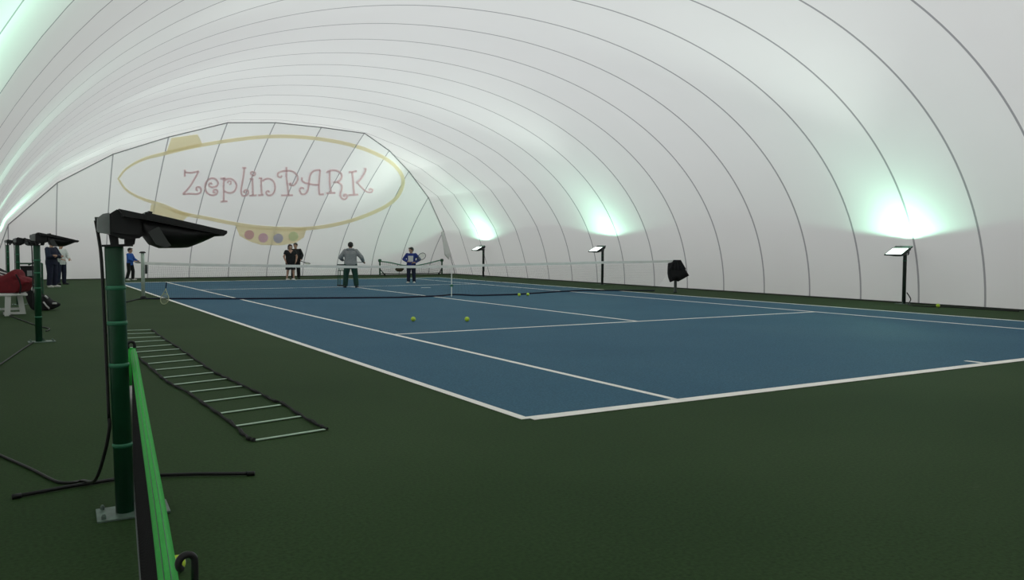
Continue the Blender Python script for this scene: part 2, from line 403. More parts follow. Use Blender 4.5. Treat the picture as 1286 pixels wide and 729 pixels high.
for D_, ox, sc_ in ((LA, 220, .10109), (LB, 340, .10886)):
    for ch, strokes in D_.items():
        bm = B()
        for k, s in enumerate(strokes):
            pts = S2([(ox+x*sc_, 200+y*sc_) for x, y in s], 4) if len(s) > 2 else [(ox+s[0][0]*sc_+(s[1][0]-s[0][0])*sc_*t/4, 200+s[0][1]*sc_+(s[1][1]-s[0][1])*sc_*t/4) for t in range(5)]
            ribbon(bm, pts, 2.5 if k < 4 else 2, .024+.003*k)
        obj('badge_letter', bm, 'logo_pink', wall_back, True)

# ------------------------------------------------------------------ floor and court paint
bm = B(); n = 24
vv = [[bm.verts.new((-12.3+23.2*i/n, YF-1.5+(YB+2.0-YF)*j/n, 0)) for j in range(n+1)] for i in range(n+1)]
for i in range(n):
    for j in range(n): bm.faces.new((vv[i][j], vv[i+1][j], vv[i+1][j+1], vv[i][j+1]))
tag(obj('floor', bm, 'green_floor'), 'dark green hard floor around the blue court', 'floor', kind='structure')
K = 1.33; XD, XS, YBL, YS = 5.485*K, 4.115*K, 11.885*K, 6.4*K
def slab(bm, x0, x1, y0, y1, z): box(bm, ((x0+x1)/2, (y0+y1)/2, z), (x1-x0, y1-y0, .004))
bm = B(); slab(bm, -XD, XD, -YBL, YBL, .002)
court = tag(obj('tennis_court', bm, 'blue_court'), 'blue tennis court surface marked out with white lines', 'tennis court', kind='structure')
lw = .075
def line(nm, x0, x1, y0, y1):
    bm = B(); slab(bm, x0, x1, y0, y1, .006); obj(nm, bm, 'line', court)
for s in (-1, 1):
    line('doubles_sideline', s*XD-lw*.6, s*XD+lw*.6, -YBL, YBL)
    line('singles_sideline', s*XS-lw/2, s*XS+lw/2, -YBL+.07, YBL-.07)
    line('baseline', -XD+lw*.6, XD-lw*.6, s*YBL-.075, s*YBL+.075)
    line('service_line', -XS+lw/2, XS-lw/2, s*YS-lw/2, s*YS+lw/2)
    line('centre_mark', -lw/2, lw/2, min(s*(YBL-.075), s*(YBL-.32)), max(s*(YBL-.075), s*(YBL-.32)))
line('centre_service_line', -lw/2, lw/2, -YS+lw/2, YS-lw/2)

# ------------------------------------------------------------------ floodlights
SPOT_W = 260; BEAM_W = 1100
def xz(u, v): return ((u-147)/217*.95-.027, 1.54-(v-310)/217)
def c2(pts): return [xz(120+x*.14, 250+y*.14) for x, y in pts]
def make_floodlight(name, label, pole_m, tilt, rotz, loc, big=True, drop=0.):
    t = thing(name, label, 'floodlight', loc, rotz, None)
    bm = B(); lathe(bm, [(.050, .012), (.050, 1.52-drop), (.048, 1.535-drop)], seg=20); obj('pole', bm, pole_m, t, True)
    bm = B(); box(bm, (.04, 0, .007), (.38, .26, .012), bevel=.003)
    for sx in (-1, 1):
        for sy in (-1, 1): lathe(bm, [(.012, .012), (.012, .03), (.006, .04)], (.04+sx*.155, sy*.095, 0), 8)
    for k in range(4):
        a = k*PI/2+PI/4; prism(bm, [(.05, .012), (.10, .012), (.05, .07)], -.004, .004) if k == 0 else None
    obj('base_plate', bm, 'plate', t)
    bm = B(); box(bm, (.015, 0, 1.538), (.16, .13, .012)); 
    for y in (-.05, .05):
        prism(bm, c2([(200, 330), (272, 350), (275, 425), (212, 425)]), y-.006, y+.006); prism(bm, c2([(330, 360), (420, 360), (405, 425), (330, 427)]), y-.006, y+.006)
    prism(bm, c2([(150, 424), (390, 418), (400, 428), (150, 436)]), -.06, .06)
    br = obj('bracket', bm, 'black', t); br.location.z = -drop
    for z in (.40, .86, 1.10, 1.30) if big else (1.2,):
        bm = B(); lathe(bm, [(.052, z-.012), (.055, z), (.052, z+.012)], seg=20); obj('cable_tie', bm, 'band_green', t, True)
    # the head hangs from a pivot so that it can be tilted
    h = B()
    prism(h, c2([(200, 335), (205, 160), (262, 124), (480, 168), (520, 285), (470, 350), (440, 372), (320, 376)]), -.13, .13)
    for k in range(6): prism(h, c2([(215, 320), (218, 165), (265, 130), (440, 165), (460, 280), (440, 350)]), -.16+.064*k-.005, -.16+.064*k+.005)
    prism(h, c2([(270, 126), (480, 172), (1168, 325), (1170, 342), (1140, 362), (1128, 352), (470, 215), (300, 190)]), -.26, .26)      # flat lid frame round the glass
    hd = obj('lamp_housing', h, 'black', t)
    bm = B(); prism(bm, c2([(105, 195), (150, 160), (205, 150), (205, 330), (110, 316), (100, 300)]), -.10, .10)
    obj('ballast_box', bm, 'grey_metal', hd)
    bm = B(); tube(bm, [(c2([(90, 210)])[0][0], 0, c2([(90, 210)])[0][1]), (c2([(190, 205)])[0][0], 0, c2([(190, 205)])[0][1])], [.018, .014], 10)
    obj('cable_gland', bm, 'rubber', hd)
    # reflector trough under the lid: cross sections along x, narrowing to the nose
    secs = c2([(470, 330), (540, 430), (620, 462), (800, 463), (870, 460), (1000, 410), (1095, 362), (1135, 352)])
    wid = [.20, .22, .235, .24, .24, .24, .24, .235]
    bm = B(); rings = []
    tops = c2([(480, 220), (560, 240), (640, 255), (800, 290), (870, 303), (1000, 328), (1095, 345), (1135, 350)])
    for (x, zb), (x2, zt), w in zip(secs, tops, wid):
        ring = []
        for k in range(13):
            a = PI*k/12; ring.append(bm.verts.new((x, -w*math.cos(a)*(1 if k in (0, 12) else abs(math.cos(a))**-.35 if abs(math.cos(a)) > .05 else 1), zt-(zt-zb)*math.sin(a)**.7)))
        rings.append(ring)
    for i in range(len(rings)-1):
        for k in range(12): bm.faces.new((rings[i][k], rings[i][k+1], rings[i+1][k+1], rings[i+1][k]))
        bm.faces.new((rings[i][12], rings[i][0], rings[i+1][0], rings[i+1][12]))
    bm.faces.new(rings[0]); bm.faces.new(list(reversed(rings[-1])))
    bmesh.ops.recalc_face_normals(bm, faces=bm.faces)
    obj('reflector', bm, 'black', hd, True)
    for y in (-.238, .238):                                   # grey cheek plates near the hinge
        bm = B(); prism(bm, c2([(500, 320), (590, 275), (660, 400), (690, 440), (640, 458), (560, 425)]), y-.004, y+.004)
        obj('cheek_plate', bm, 'belly', hd)
    a = Vector((c2([(520, 172)])[0][0], 0, c2([(520, 172)])[0][1])); b = Vector((c2([(1130, 310)])[0][0], 0, c2([(1130, 310)])[0][1]))
    d = (b-a).normalized(); nrm = Vector((-d.z, 0, d.x)); 
    if nrm.z < 0: nrm = -nrm
    mid = (a+b)/2 - nrm*.002; L = (b-a).length
    rot = Matrix((d, Vector((0, 1, 0)), nrm)).transposed()
    bm = B(); box(bm, mid+nrm*.002, (L*.94, .47, .008), rot); obj('lamp_glass', bm, 'glass_lit', hd)
    # one lip along each long edge of the glass
    bm = B()
    for y in (-.25, .25): prism(bm, c2([(478, 152), (1172, 316), (1174, 336), (478, 212)]), y-.012, y+.012)
    box(bm, mid+d*(L*.5)-nrm*.002, (.02, .50, .016), rot); box(bm, mid-d*(L*.5)+nrm*.004, (.02, .50, .03), rot)
    obj('glass_frame', bm, 'black', hd)
    hd.location.z = -drop
    if tilt:
        piv = Vector((.02, 0, 1.62)); mtx = Matrix.Translation(piv) @ Matrix.Rotation(tilt, 4, 'Y') @ Matrix.Translation(-piv)
        hd.matrix_local = Matrix.Translation((0, 0, -drop)) @ mtx
    ld = bpy.data.lights.new('lamp_beam', 'SPOT'); ld.energy = SPOT_W; ld.color = (.46, 1.0, .70); ld.spot_size = R(168); ld.spot_blend = .12; ld.shadow_soft_size = .12
    lo = bpy.data.objects.new('lamp_beam', ld); C.objects.link(lo); lo.parent = hd
    lo.matrix_local = Matrix.Translation(mid+nrm*.06) @ Matrix((d, Vector((0, -1, 0)), -nrm)).transposed().to_4x4()
    lb = bpy.data.lights.new('lamp_flood', 'SPOT'); lb.energy = BEAM_W; lb.color = (.86, 1.0, .90); lb.spot_size = R(70); lb.spot_blend = 1; lb.shadow_soft_size = .2
    lo2 = bpy.data.objects.new('lamp_flood', lb); C.objects.link(lo2); lo2.parent = hd
    ax = Vector((math.cos(R(30)), 0, math.sin(R(30)))); ax.rotate(Matrix.Rotation(-tilt, 3, 'Y')); bx = Vector((0, -1, 0)).cross(-ax)
    lo2.matrix_local = Matrix.Translation(mid+nrm*.07) @ Matrix((bx, Vector((0, -1, 0)), -ax)).transposed().to_4x4()
    # supply cable down the back of the pole
    bm = B(); p0 = c2([(95, 212), (110, 300)])
    tube(bm, smoothpts([(p0[0][0], 0, p0[0][1]-drop), (-.075, 0, 1.58-drop), (-.066, 0, 1.45-drop), (-.064, 0, 1.1), (-.064, 0, .8), (-.064, 0, .55 if big else .3)], 4), .009, 8)
    obj('supply_cable', bm, 'rubber', t, True)
    return t
pL = at(157.5, 645); pL.z = 0
LAMP_L = make_floodlight('floodlight_post', 'near green floodlight post with its black lamp head beside the green topped net', 'green_pole', 0, R(-3), pL)
LAMP_L.rotation_euler = (0, R(-1.2), R(-3))
gl = 'floodlights along the left wall'
LAMP_L['group'] = gl
def power(root, f):
    for ch in root.children_recursive:
        if ch.type == 'LIGHT': ch.data = ch.data.copy(); ch.data.energy *= f if ch.name.startswith('lamp_beam') else max(f, .5)
q = at(49, 430)
dup(LAMP_L, (q.x, q.y, 0), R(2), 'green floodlight post behind the white bench and red bag', gl).rotation_euler = (0, 0, R(2))
dup(LAMP_L, (-10.97, 3.0, 0), 0, 'third floodlight post along the left wall, right of the furthest one', gl).rotation_euler = (0, 0, 0)
dup(LAMP_L, (-11.16, 13.0, 0), 0, 'furthest thin floodlight post on the left, seen just inside the left edge', gl).rotation_euler = (0, 0, 0)
gr = 'floodlights along the right wall'
q = at(1127, 381)
LAMP_R = make_floodlight('floodlight_post', 'brightest floodlight, on a dark post by the right wall nearest the viewer', 'dark_pole', R(13), PI, (q.x-.2, q.y-.33, 0), False, .12)
LAMP_R['group'] = gr
q = at(756, 358); dup(LAMP_R, (9.75, q.y, 0), PI+R(4), 'lit floodlight on a dark post halfway along the right wall', gr)
q = at(613, 348); dup(LAMP_R, (9.7, q.y, 0), PI, 'furthest lit floodlight by the right wall near the far corner', gr)

# left lamps are dimmer than the right ones
lamps = [o for o in C.objects if o.get('category') == 'floodlight']
for o, f in zip(lamps, (.5, .18, .18, .8, 1.0, .85, 1.0)): power(o, f)

# ------------------------------------------------------------------ world: overcast daylight above dark ground
w = bpy.data.worlds.new('daylight'); sc.world = w; w.use_nodes = True; nt = w.node_tree
bg = nt.nodes['Background']; bg.inputs[1].default_value = 3.1
tc = nt.nodes.new('ShaderNodeTexCoord'); sp = nt.nodes.new('ShaderNodeSeparateXYZ'); nt.links.new(tc.outputs['Generated'], sp.inputs[0])
rp_ = nt.nodes.new('ShaderNodeValToRGB'); rp_.color_ramp.elements[0].position = .56; rp_.color_ramp.elements[1].position = .98
rp_.color_ramp.elements[0].color = (.05, .055, .05, 1); rp_.color_ramp.elements[1].color = (1, .97, .98, 1)
mr = nt.nodes.new('ShaderNodeMapRange'); mr.inputs['From Min'].default_value = -1; mr.inputs['From Max'].default_value = 1
nt.links.new(sp.outputs['Z'], mr.inputs['Value']); nt.links.new(mr.outputs['Result'], rp_.inputs['Fac']); nt.links.new(rp_.outputs['Color'], bg.inputs['Color'])
vs_ = sc.view_settings; vs_.view_transform = 'Standard'; vs_.look = 'None'; vs_.gamma = 1; vs_.use_curve_mapping = False; vs_.exposure = 0

# ------------------------------------------------------------------ main net
PA = Vector((-7.87, 4.02, 0)); PB = Vector((8.31, -.39, 0)); ND = (PB-PA).normalized(); NN = Vector((-ND.y, ND.x, 0))
toppx = [(181, 331), (250, 333), (370, 334.5), (440, 335.4), (520, 335.4), (567, 335), (612, 333.3), (700, 331.5), (756, 330), (800, 329.3), (847, 328.6)]
botpx = [(181, 376.6), (250, 376.5), (302, 376.7), (372, 376), (500, 375), (552, 373), (569, 371), (600, 372.6), (650, 371), (700, 367.5), (735, 366), (790, 366), (847, 366.5)]
T_ = [on_plane(u, v, PA, NN) for u, v in toppx]; Bt = [at(u, v) for u, v in botpx]
def interp(pts, x):
    if x <= pts[0].x: return pts[0].copy()
    for a, b in zip(pts, pts[1:]):
        if a.x <= x <= b.x: return a.lerp(b, (x-a.x)/(b.x-a.x))
    return pts[-1].copy()
Bt = sorted(Bt, key=lambda p: p.x)
x0, x1 = T_[0].x, T_[-1].x
def net_top(t): return interp(T_, x0+(x1-x0)*t)
def net_bot(t):
    p = interp(Bt, x0+(x1-x0)*t); p.z = .03; return p
net = thing('tennis_net', 'long tennis net with white top tape stretched across the middle of the blue court', 'tennis net', (PA.x, PA.y, 0))
O = Vector((PA.x, PA.y, 0))
bm = B(); N = 120; prev = None
for i in range(N+1):
    p = net_top(i/N)-O; cur = [bm.verts.new(p+NN*s*.012+Vector((0, 0, z))) for s, z in ((-1, -.04), (-1, .04), (1, .04), (1, -.04))]
    if prev:
        for k in range(4): bm.faces.new((prev[k], prev[(k+1) % 4], cur[(k+1) % 4], cur[k]))
    else: bm.faces.new(cur)
    prev = cur
bm.faces.new(list(reversed(prev))); obj('top_tape', bm, 'tape_white', net)
bm = B()
def cord(a, b, r=.0013):
    d = (b-a); x = NN*r; y = d.normalized().cross(NN)*r
    q0 = [bm.verts.new(a+e) for e in (x, y, -x, -y)]; q1 = [bm.verts.new(b+e) for e in (x, y, -x, -y)]
    for k in range(4): bm.faces.new((q0[k], q0[(k+1) % 4], q1[(k+1) % 4], q1[k]))
NV = 300
for i in range(NV+1):
    t = i/NV; cord(net_top(t)-O-Vector((0, 0, .05)), net_bot(t)-O)
for j in range(1, 18):
    f = j/18; P = [(net_top(i/40)-O-Vector((0, 0, .05))).lerp(net_bot(i/40)-O, f) for i in range(41)]
    for a, b in zip(P, P[1:]): cord(a, b)
obj('netting', bm, 'net_black', net)
bm = B(); tube(bm, [net_bot(i/80)-O for i in range(81)], .022, 6); obj('bottom_cord', bm, 'navy', net, True)
bm = B(); tp = on_plane(567, 335.5, PA, NN)-O; bt = at(567, 374)-O
tube(bm, [tp-NN*.02, tp-NN*.03-Vector((0, 0, .1)), bt+Vector((0, 0, .02))], .03, 4, flat=.4); obj('centre_strap', bm, 'tape_white', net)
bm = B(); mp = tp.lerp(bt, .62); box(bm, mp-NN*.02, (.09, .04, .07), bevel=.008); obj('strap_buckle', bm, 'band_green', net)
bm = B(); lathe(bm, [(.05, 0), (.05, 1.28), (.045, 1.32)], (0, 0, 0), 16); lp = obj('net_post', bm, 'pale_post', net, True)
bm = B(); lathe(bm, [(.085, 1.32), (.09, 1.345), (.05, 1.37)], (0, 0, 0), 16); obj('post_cap', bm, 'black', lp)
bm = B(); lathe(bm, [(.085, 0), (.085, .06), (.055, .09)], (0, 0, 0), 16); obj('post_foot', bm, 'rubber', lp)
bm = B(); box(bm, (.085, -.03, .86), (.06, .06, .26), bevel=.01); obj('winch', bm, 'dark_pole', lp)
rp = PB-O
bm = B(); lathe(bm, [(.07, 0), (.06, .05), (.05, .06), (.05, 1.02), (.03, 1.05)], rp, 14); obj('net_post', bm, 'dark_pole', net, True)
# net cord running out from the left post over the ground
bm = B(); tube(bm, smoothpts([at(u, v)+Vector((0, 0, .018)) for u, v in [(178, 376.5), (172, 377), (166, 378.5), (158, 380.5)]]), .018, 6)
tag(obj('anchor_cord', bm, 'net_black', None, True), 'dark cord lying on the green floor left of the pale net post', 'cord')

line('centre_mark', at(530, 361.9).x, at(540, 361.5).x, at(535, 361.7).y-.05, at(535, 361.7).y+.05)
# black jacket over the right net post
J = [(838.9, 330.8), (843, 329.6), (847, 327.3), (852.9, 327), (855.4, 329.8), (860.3, 338), (865.3, 346.3), (858, 350.5), (851.3, 354), (848, 352), (841.4, 355), (839.2, 349), (838.3, 343.8), (838.5, 336)]
vdir = Vector((FX.x, FX.y, 0)).normalized(); rd = Vector((RX.x, RX.y, 0)).normalized()
jp = [on_plane(u, v, PB, vdir)-PB for u, v in J]
bm = B(); c0 = Vector((.0, 0, .95)); lay = []
for dd, s in ((-.16, .72), (-.11, .92), (-.04, 1), (.04, 1), (.11, .92), (.16, .72)):
    lay.append([bm.verts.new(c0 + (p-c0)*(s + (1-s)*(.8 if p.z > 1.1 else 0)) + vdir*dd*(1 if p.z < 1.0 else .75)) for p in jp])
for a, b in zip(lay, lay[1:]):
    for k in range(len(jp)): bm.faces.new((a[k], a[(k+1) % len(jp)], b[(k+1) % len(jp)], b[k]))
bm.faces.new(list(reversed(lay[0]))); bm.faces.new(lay[-1])
for k in range(5):                                   # hanging folds
    x = -.22+.13*k; top = c0+rd*(x*.4)+Vector((0, 0, .18)); tube(bm, [top-vdir*.15, c0+rd*x-vdir*.17-Vector((0, 0, .15))], [.02, .035], 8)
jk = soft(bm, 'jacket', 'black_fabric', None, .016, 3, PB)
tag(jk, 'black jacket hung over the right end post of the tennis net', 'jacket')

# ------------------------------------------------------------------ practice net in the foreground
FE = at(172, 600); FE.z = 0
NE_ = Vector((-10.93, -20.34, 0)); pd = (NE_-FE).normalized(); pn = Vector((-pd.y, pd.x, 0))   # pn points to +x side
if pn.x < 0: pn = -pn
pnet = thing('practice_net', 'low portable practice net with bright green top tape beside the near floodlight post', 'practice net', FE)
Ltot = (NE_-FE).length
def L2(t, z, s=0.): return pd*(Ltot*t)+Vector((0, 0, z))+pn*s
bm = B(); tube(bm, [(-.035, -.01, .03), (-.03, 0, .5), (-.02, 0, .86)], [.016, .014, .012], 10); obj('end_pole', bm, 'chrome', pnet, True)
bm = B(); tube(bm, [(-.028, 0, .62), (-.024, 0, .74), (-.014, 0, .865)], [.019, .022, .024], 10); obj('sleeve', bm, 'net_green', pnet, True)
bm = B(); tube(bm, [L2(1, .03), L2(1, .5), L2(1, .84)], [.016, .014, .012], 10); obj('end_pole', bm, 'black', pnet, True)
def hook(base, side, r):
    bm = B(); pts = [base+Vector((0, 0, -.05)), base+Vector((0, 0, .0))]
    for k in range(9):
        a = PI*(-.05)+PI*1.35*k/8
        pts.append(base+Vector((0, 0, r*1.1))+side*(-r+r*math.cos(a)*1.0)*1.0+Vector((0, 0, r*math.sin(a))))
    tube(bm, smoothpts(pts, 4), [r*.46]*((len(pts)-1)*4+1), 8); return bm
hside = Vector((1, .15, 0)).normalized()
hb = Vector((0, 0, .86)); bm = hook(hb+hside*.0, hside, .022); obj('hook', bm, 'black', pnet, True)
hbn = at(245, 742, 2, .80)-FE+Vector((0, 0, .046)); bm = hook(hbn, hside, .017); obj('hook', bm, 'black', pnet, True)
for pts in ([(176, 601), (250, 598.5), (316, 598)], [(172, 601), (90, 614), (20, 627)]):
    bm = B(); P = [at(u, v)-FE+Vector((0, 0, .016)) for u, v in pts]; tube(bm, P, .012, 8); e = P[-1]-P[-2]; e.normalize(); tube(bm, [P[-1]-e*.03, P[-1]+e*.02], .016, 8)
    obj('leg', bm, 'black', pnet, True)
# green tape: a folded band seen from above, draped over the top cord; widening towards the viewer as it leans over
cl = [(168, 441, .86), (174, 480, .85), (179.5, 515, .84), (186.5, 558, .83), (193.5, 600, .825), (201, 648, .82), (207.5, 692, .82), (213.5, 735, .82), (220, 780, .82)]
cP = smoothpts([at(u, v, 2, z)-FE for u, v, z in cl], 6); n = len(cP)
bm = B(); prev = None
for i, p in enumerate(cP):
    f = i/(n-1); hw = .021+.001*f; tw = .2
    d = (cP[min(i+1, n-1)]-cP[max(i-1, 0)]).normalized(); sd = Vector((-d.y, d.x, 0)).normalized()
    if sd.x < 0: sd = -sd
    sec = [(-hw, -.010), (-hw*.9, .002), (-hw*.4, .012), (0, .016), (hw*.5, .008), (hw, -.022), (hw*.98, -.028), (0, .004), (-hw*.9, -.014)]
    cur = [bm.verts.new(p+sd*a+Vector((0, 0, b))) for a, b in sec]
    if prev:
        for k in range(len(sec)): bm.faces.new((prev[k], prev[(k+1) % len(sec)], cur[(k+1) % len(sec)], cur[k]))
    prev = cur
bmesh.ops.recalc_face_normals(bm, faces=bm.faces)
tp_ = obj('top_tape', bm, 'net_green', pnet, True)
for s in (-.5, .12):                                   # stitching along the tape
    bm = B(); P = []
    for i, p in enumerate(cP):
        d = (cP[min(i+1, n-1)]-cP[max(i-1, 0)]).normalized(); sd = Vector((-d.y, d.x, 0)).normalized(); sd = sd if sd.x > 0 else -sd
        hw = .021+.001*i/(n-1); P.append(p+sd*hw*s+Vector((0, 0, .0105 if s < 0 else .0145)))
    tube(bm, P, .0012, 4); obj('stitching', bm, 'green_pole', tp_)
# black netting below the tape
bm = B()
def cord3(a, b, r=.0022): tube(bm, [a, b], r, 4, cap=False)
def pn_pt(i, f):
    p = cP[i].copy(); d = (cP[min(i+1, n-1)]-cP[max(i-1, 0)]).normalized(); sd = Vector((-d.y, d.x, 0)).normalized(); sd = sd if sd.x > 0 else -sd
    z = p.z-.012; return p - sd*(.010+.006*f) + Vector((0, 0, -(z-.05)*f))
for i in range(0, n): cord3(pn_pt(i, 0), pn_pt(i, 1))
for i in range(0, n-1):
    a, b = cP[i], cP[i+1]
    for t in (.33, .66): cord3(pn_pt(i, 0).lerp(pn_pt(i+1, 0), t), pn_pt(i, 1).lerp(pn_pt(i+1, 1), t))
    for j in range(0, 21): cord3(pn_pt(i, j/20), pn_pt(i+1, j/20))
obj('netting', bm, 'net_black', pnet)
bm = B(); tube(bm, [pn_pt(i, .02) for i in range(n)], .012, 6); tube(bm, [pn_pt(i, .06) for i in range(n)], .008, 6); obj('binding', bm, 'strap', pnet)
bm = B(); tube(bm, [pn_pt(i, 1) for i in range(n)], .009, 6); obj('bottom_cord', bm, 'net_grey', pnet)

# ------------------------------------------------------------------ agility ladder
rr = [(190.6, 415.4), (206.7, 427), (224, 438), (247.4, 454.2), (268.4, 468.5), (285.7, 477), (305.5, 486.3), (329, 497.4), (342.5, 504.9), (354.9, 508.6), (377, 523.4), (399, 535.7), (411, 541.5)]
ll = [(130, 415.5), (141, 426), (155, 437), (166, 446), (178.3, 454.2), (193, 467), (204, 476.5), (216.6, 485), (233.9, 493.7), (253.6, 507.3), (274.6, 522), (295.6, 537.7), (310.4, 551.8), (319, 555.5)]
lad = thing('agility_ladder', 'flat agility ladder of black straps and pale rungs lying on the green floor', 'agility ladder', at(318, 556))
LO = lad.location.copy()
for pts in (rr, ll):
    P = smoothpts([at(u, v)-LO+Vector((0, 0, .012)) for u, v in pts], 6); bm = B()
    P = [p+Vector((.006*math.sin(i*1.7), 0, .006*abs(math.sin(i*.9)))) for i, p in enumerate(P)]
    tube(bm, P, [.014+.004*math.sin(i*1.3) for i in range(len(P))], 6); obj('side_strap', bm, 'strap', lad)
rg = [((1085, 612), (730, 668)), ((965, 545), (630, 595)), ((860, 487), (550, 530)), ((765, 433), (460, 472)), ((670, 390), (385, 422)), ((590, 352), (315, 383)), ((525, 320), (265, 347)), ((465, 285), (215, 308)),
      ((415, 255), (182, 276)), ((380, 225), (150, 244)), ((345, 200), (118, 217)), ((310, 178), (88, 194)), ((280, 155), (62, 168)), ((250, 137), (38, 147)), ((228, 118), (10, 126)), ((205, 102), (-14, 108))]
for a, b in rg:
    p, q = [at(140+x*.24702, 390+y*.24702)-LO for x, y in (a, b)]; bm = B(); d = q-p; L = d.length
    rot = Matrix.Rotation(math.atan2(d.y, d.x), 3, 'Z'); box(bm, (p+q)/2+Vector((0, 0, .011)), (L, .036, .008), rot, bevel=.003); obj('rung', bm, 'rung', lad)

# ------------------------------------------------------------------ tennis balls
def ball(name, loc, label, r=.05, group=None):
    bm = B(); ellipsoid(bm, (0, 0, 0), (r,)*3, seg=24); o = obj(name, bm, 'ball', None, True, loc)
    bm = B(); pts = []
    for k in range(41):
        t = 2*PI*k/40; a, b = .75, .25
        pts.append(Vector((a*math.cos(t)+b*math.cos(3*t), a*math.sin(t)-b*math.sin(3*t), 2*math.sqrt(a*b)*math.sin(2*t))).normalized()*r*1.002)
    tube(bm, pts, r*.035, 5, cap=False); obj('seam', bm, 'white_fabric', o, True)
    return tag(o, label, 'tennis ball', group)
bg_ = 'loose tennis balls'
for (u, v), lb in [((519, 404.2), 'left one of two bright balls lying before the near service line'), ((586.5, 404.2), 'right one of two bright balls lying before the near service line'),
                   ((652, 372.5), 'left ball of the pair beside the net at its right half'), ((663, 372), 'right ball of the pair beside the net at its right half'),
                   ((1178, 386.5), 'small yellow ball at the foot of the right wall near the brightest floodlight')]:
    p = at(u, v); p.z = .052; ball('tennis_ball', p, lb, .05, bg_)
p = at(222, 719.5); p.z = .042; ball('tennis_ball', p, 'yellow ball half hidden behind the green tape by the big black hook', .04, bg_)

# ------------------------------------------------------------------ cables
def cable(label, px, r=.012, z=.013, start=None, end=None, m='rubber', name='cable'):
    P = [at(u, v)+Vector((0, 0, z)) for u, v in px]
    if start is not None: P = [Vector(s) for s in start]+P
    bm = B(); tube(bm, smoothpts(P, 8), r, 8); return tag(obj(name, bm, m, None, True), label, 'cable')
bpy.context.view_layer.update(); cb = LAMP_L.matrix_world @ Vector((-.064, 0, .5)); cb2 = None
cable('black cable curving from the near green post across the floor to the left', [(104, 606.5), (90, 609), (70, 607), (40, 592), (0, 574), (-40, 556)], .010, .012, [cb+Vector((0, 0, .06)), cb, cb+Vector((-.02, .05, -.14)), cb+Vector((-.06, .22, -.34))], name='floor_cable')
cable('thin dark cable running on the floor past the second green post', [(4, 393), (14, 398), (30, 404), (50, 411), (60, 413), (62, 415), (58, 417)], .012, name='floor_cable')
cable('faint dark cable on the floor from the second green post base to the left edge', [(42, 431), (25, 442), (5, 456), (-12, 466)], .010, name='floor_cable')
q = at(1127, 381)
cable('dark cable from the brightest right floodlight post along the foot of the wall', [(1141, 383.5), (1150, 385), (1170, 386), (1190, 386.5), (1230, 389), (1280, 392)], .014, .015, [(q.x-.16, q.y-.39, .32), (q.x-.10, q.y-.47, .14)], name='floor_cable')

# ------------------------------------------------------------------ rackets
def racket(name, label, butt, tip, face, m='racket_grey', grip='black', L=.69, group=None):
    """butt = end of the handle, tip = head end, face = direction the strings face"""
    butt = Vector(butt); tip = Vector(tip); y = (tip-butt).normalized(); L = (tip-butt).length; k = L/.69
    f = Vector(face); f = (f-y*f.dot(y)).normalized(); x = y.cross(f)
    t = thing(name, label, 'tennis racket', butt, 0, group)
    P = lambda a, b, c=0: x*a*k+y*b*k+f*c*k
    bm = B(); tube(bm, [P(0, 0), P(0, .01), P(0, .02), P(0, .19)], [.024*k, .024*k, .020*k, .018*k], 8); obj('grip', bm, grip, t, True)
    bm = B(); ring = [P(.125*math.cos(a), .52+.165*math.sin(a)) for a in [-PI/2+2*PI*i/32 for i in range(33)]]
    tube(bm, ring, .011*k, 6, cap=False); obj('hoop', bm, m, t, True)
    bm = B()
    for s in (-1, 1): tube(bm, smoothpts([P(.006*s, .18), P(.02*s, .26), P(.06*s, .345), P(.095*s, .41)], 4), .010*k, 6)
    obj('throat', bm, m, t, True)
    bm = B()
    for i in range(-7, 8):
        a = i*.0155; h = .165*math.sqrt(max(0, 1-(a/.125)**2)); tube(bm, [P(a, .52-h), P(a, .52+h)], .0012*k, 4)
    for i in range(-9, 10):
        b = i*.0165; w_ = .125*math.sqrt(max(0, 1-(b/.165)**2)); tube(bm, [P(-w_, .52+b), P(w_, .52+b)], .0012*k, 4)
    obj('strings', bm, 'string', t)
    return t
b0 = at(206, 383.5); b0.z = .02
ht = on_plane(209, 355, b0+vdir*.18, vdir)
racket('tennis_racket', 'racket standing head down against the net near the pale left post', ht, b0, -vdir, 'racket_lime', 'racket_blue')

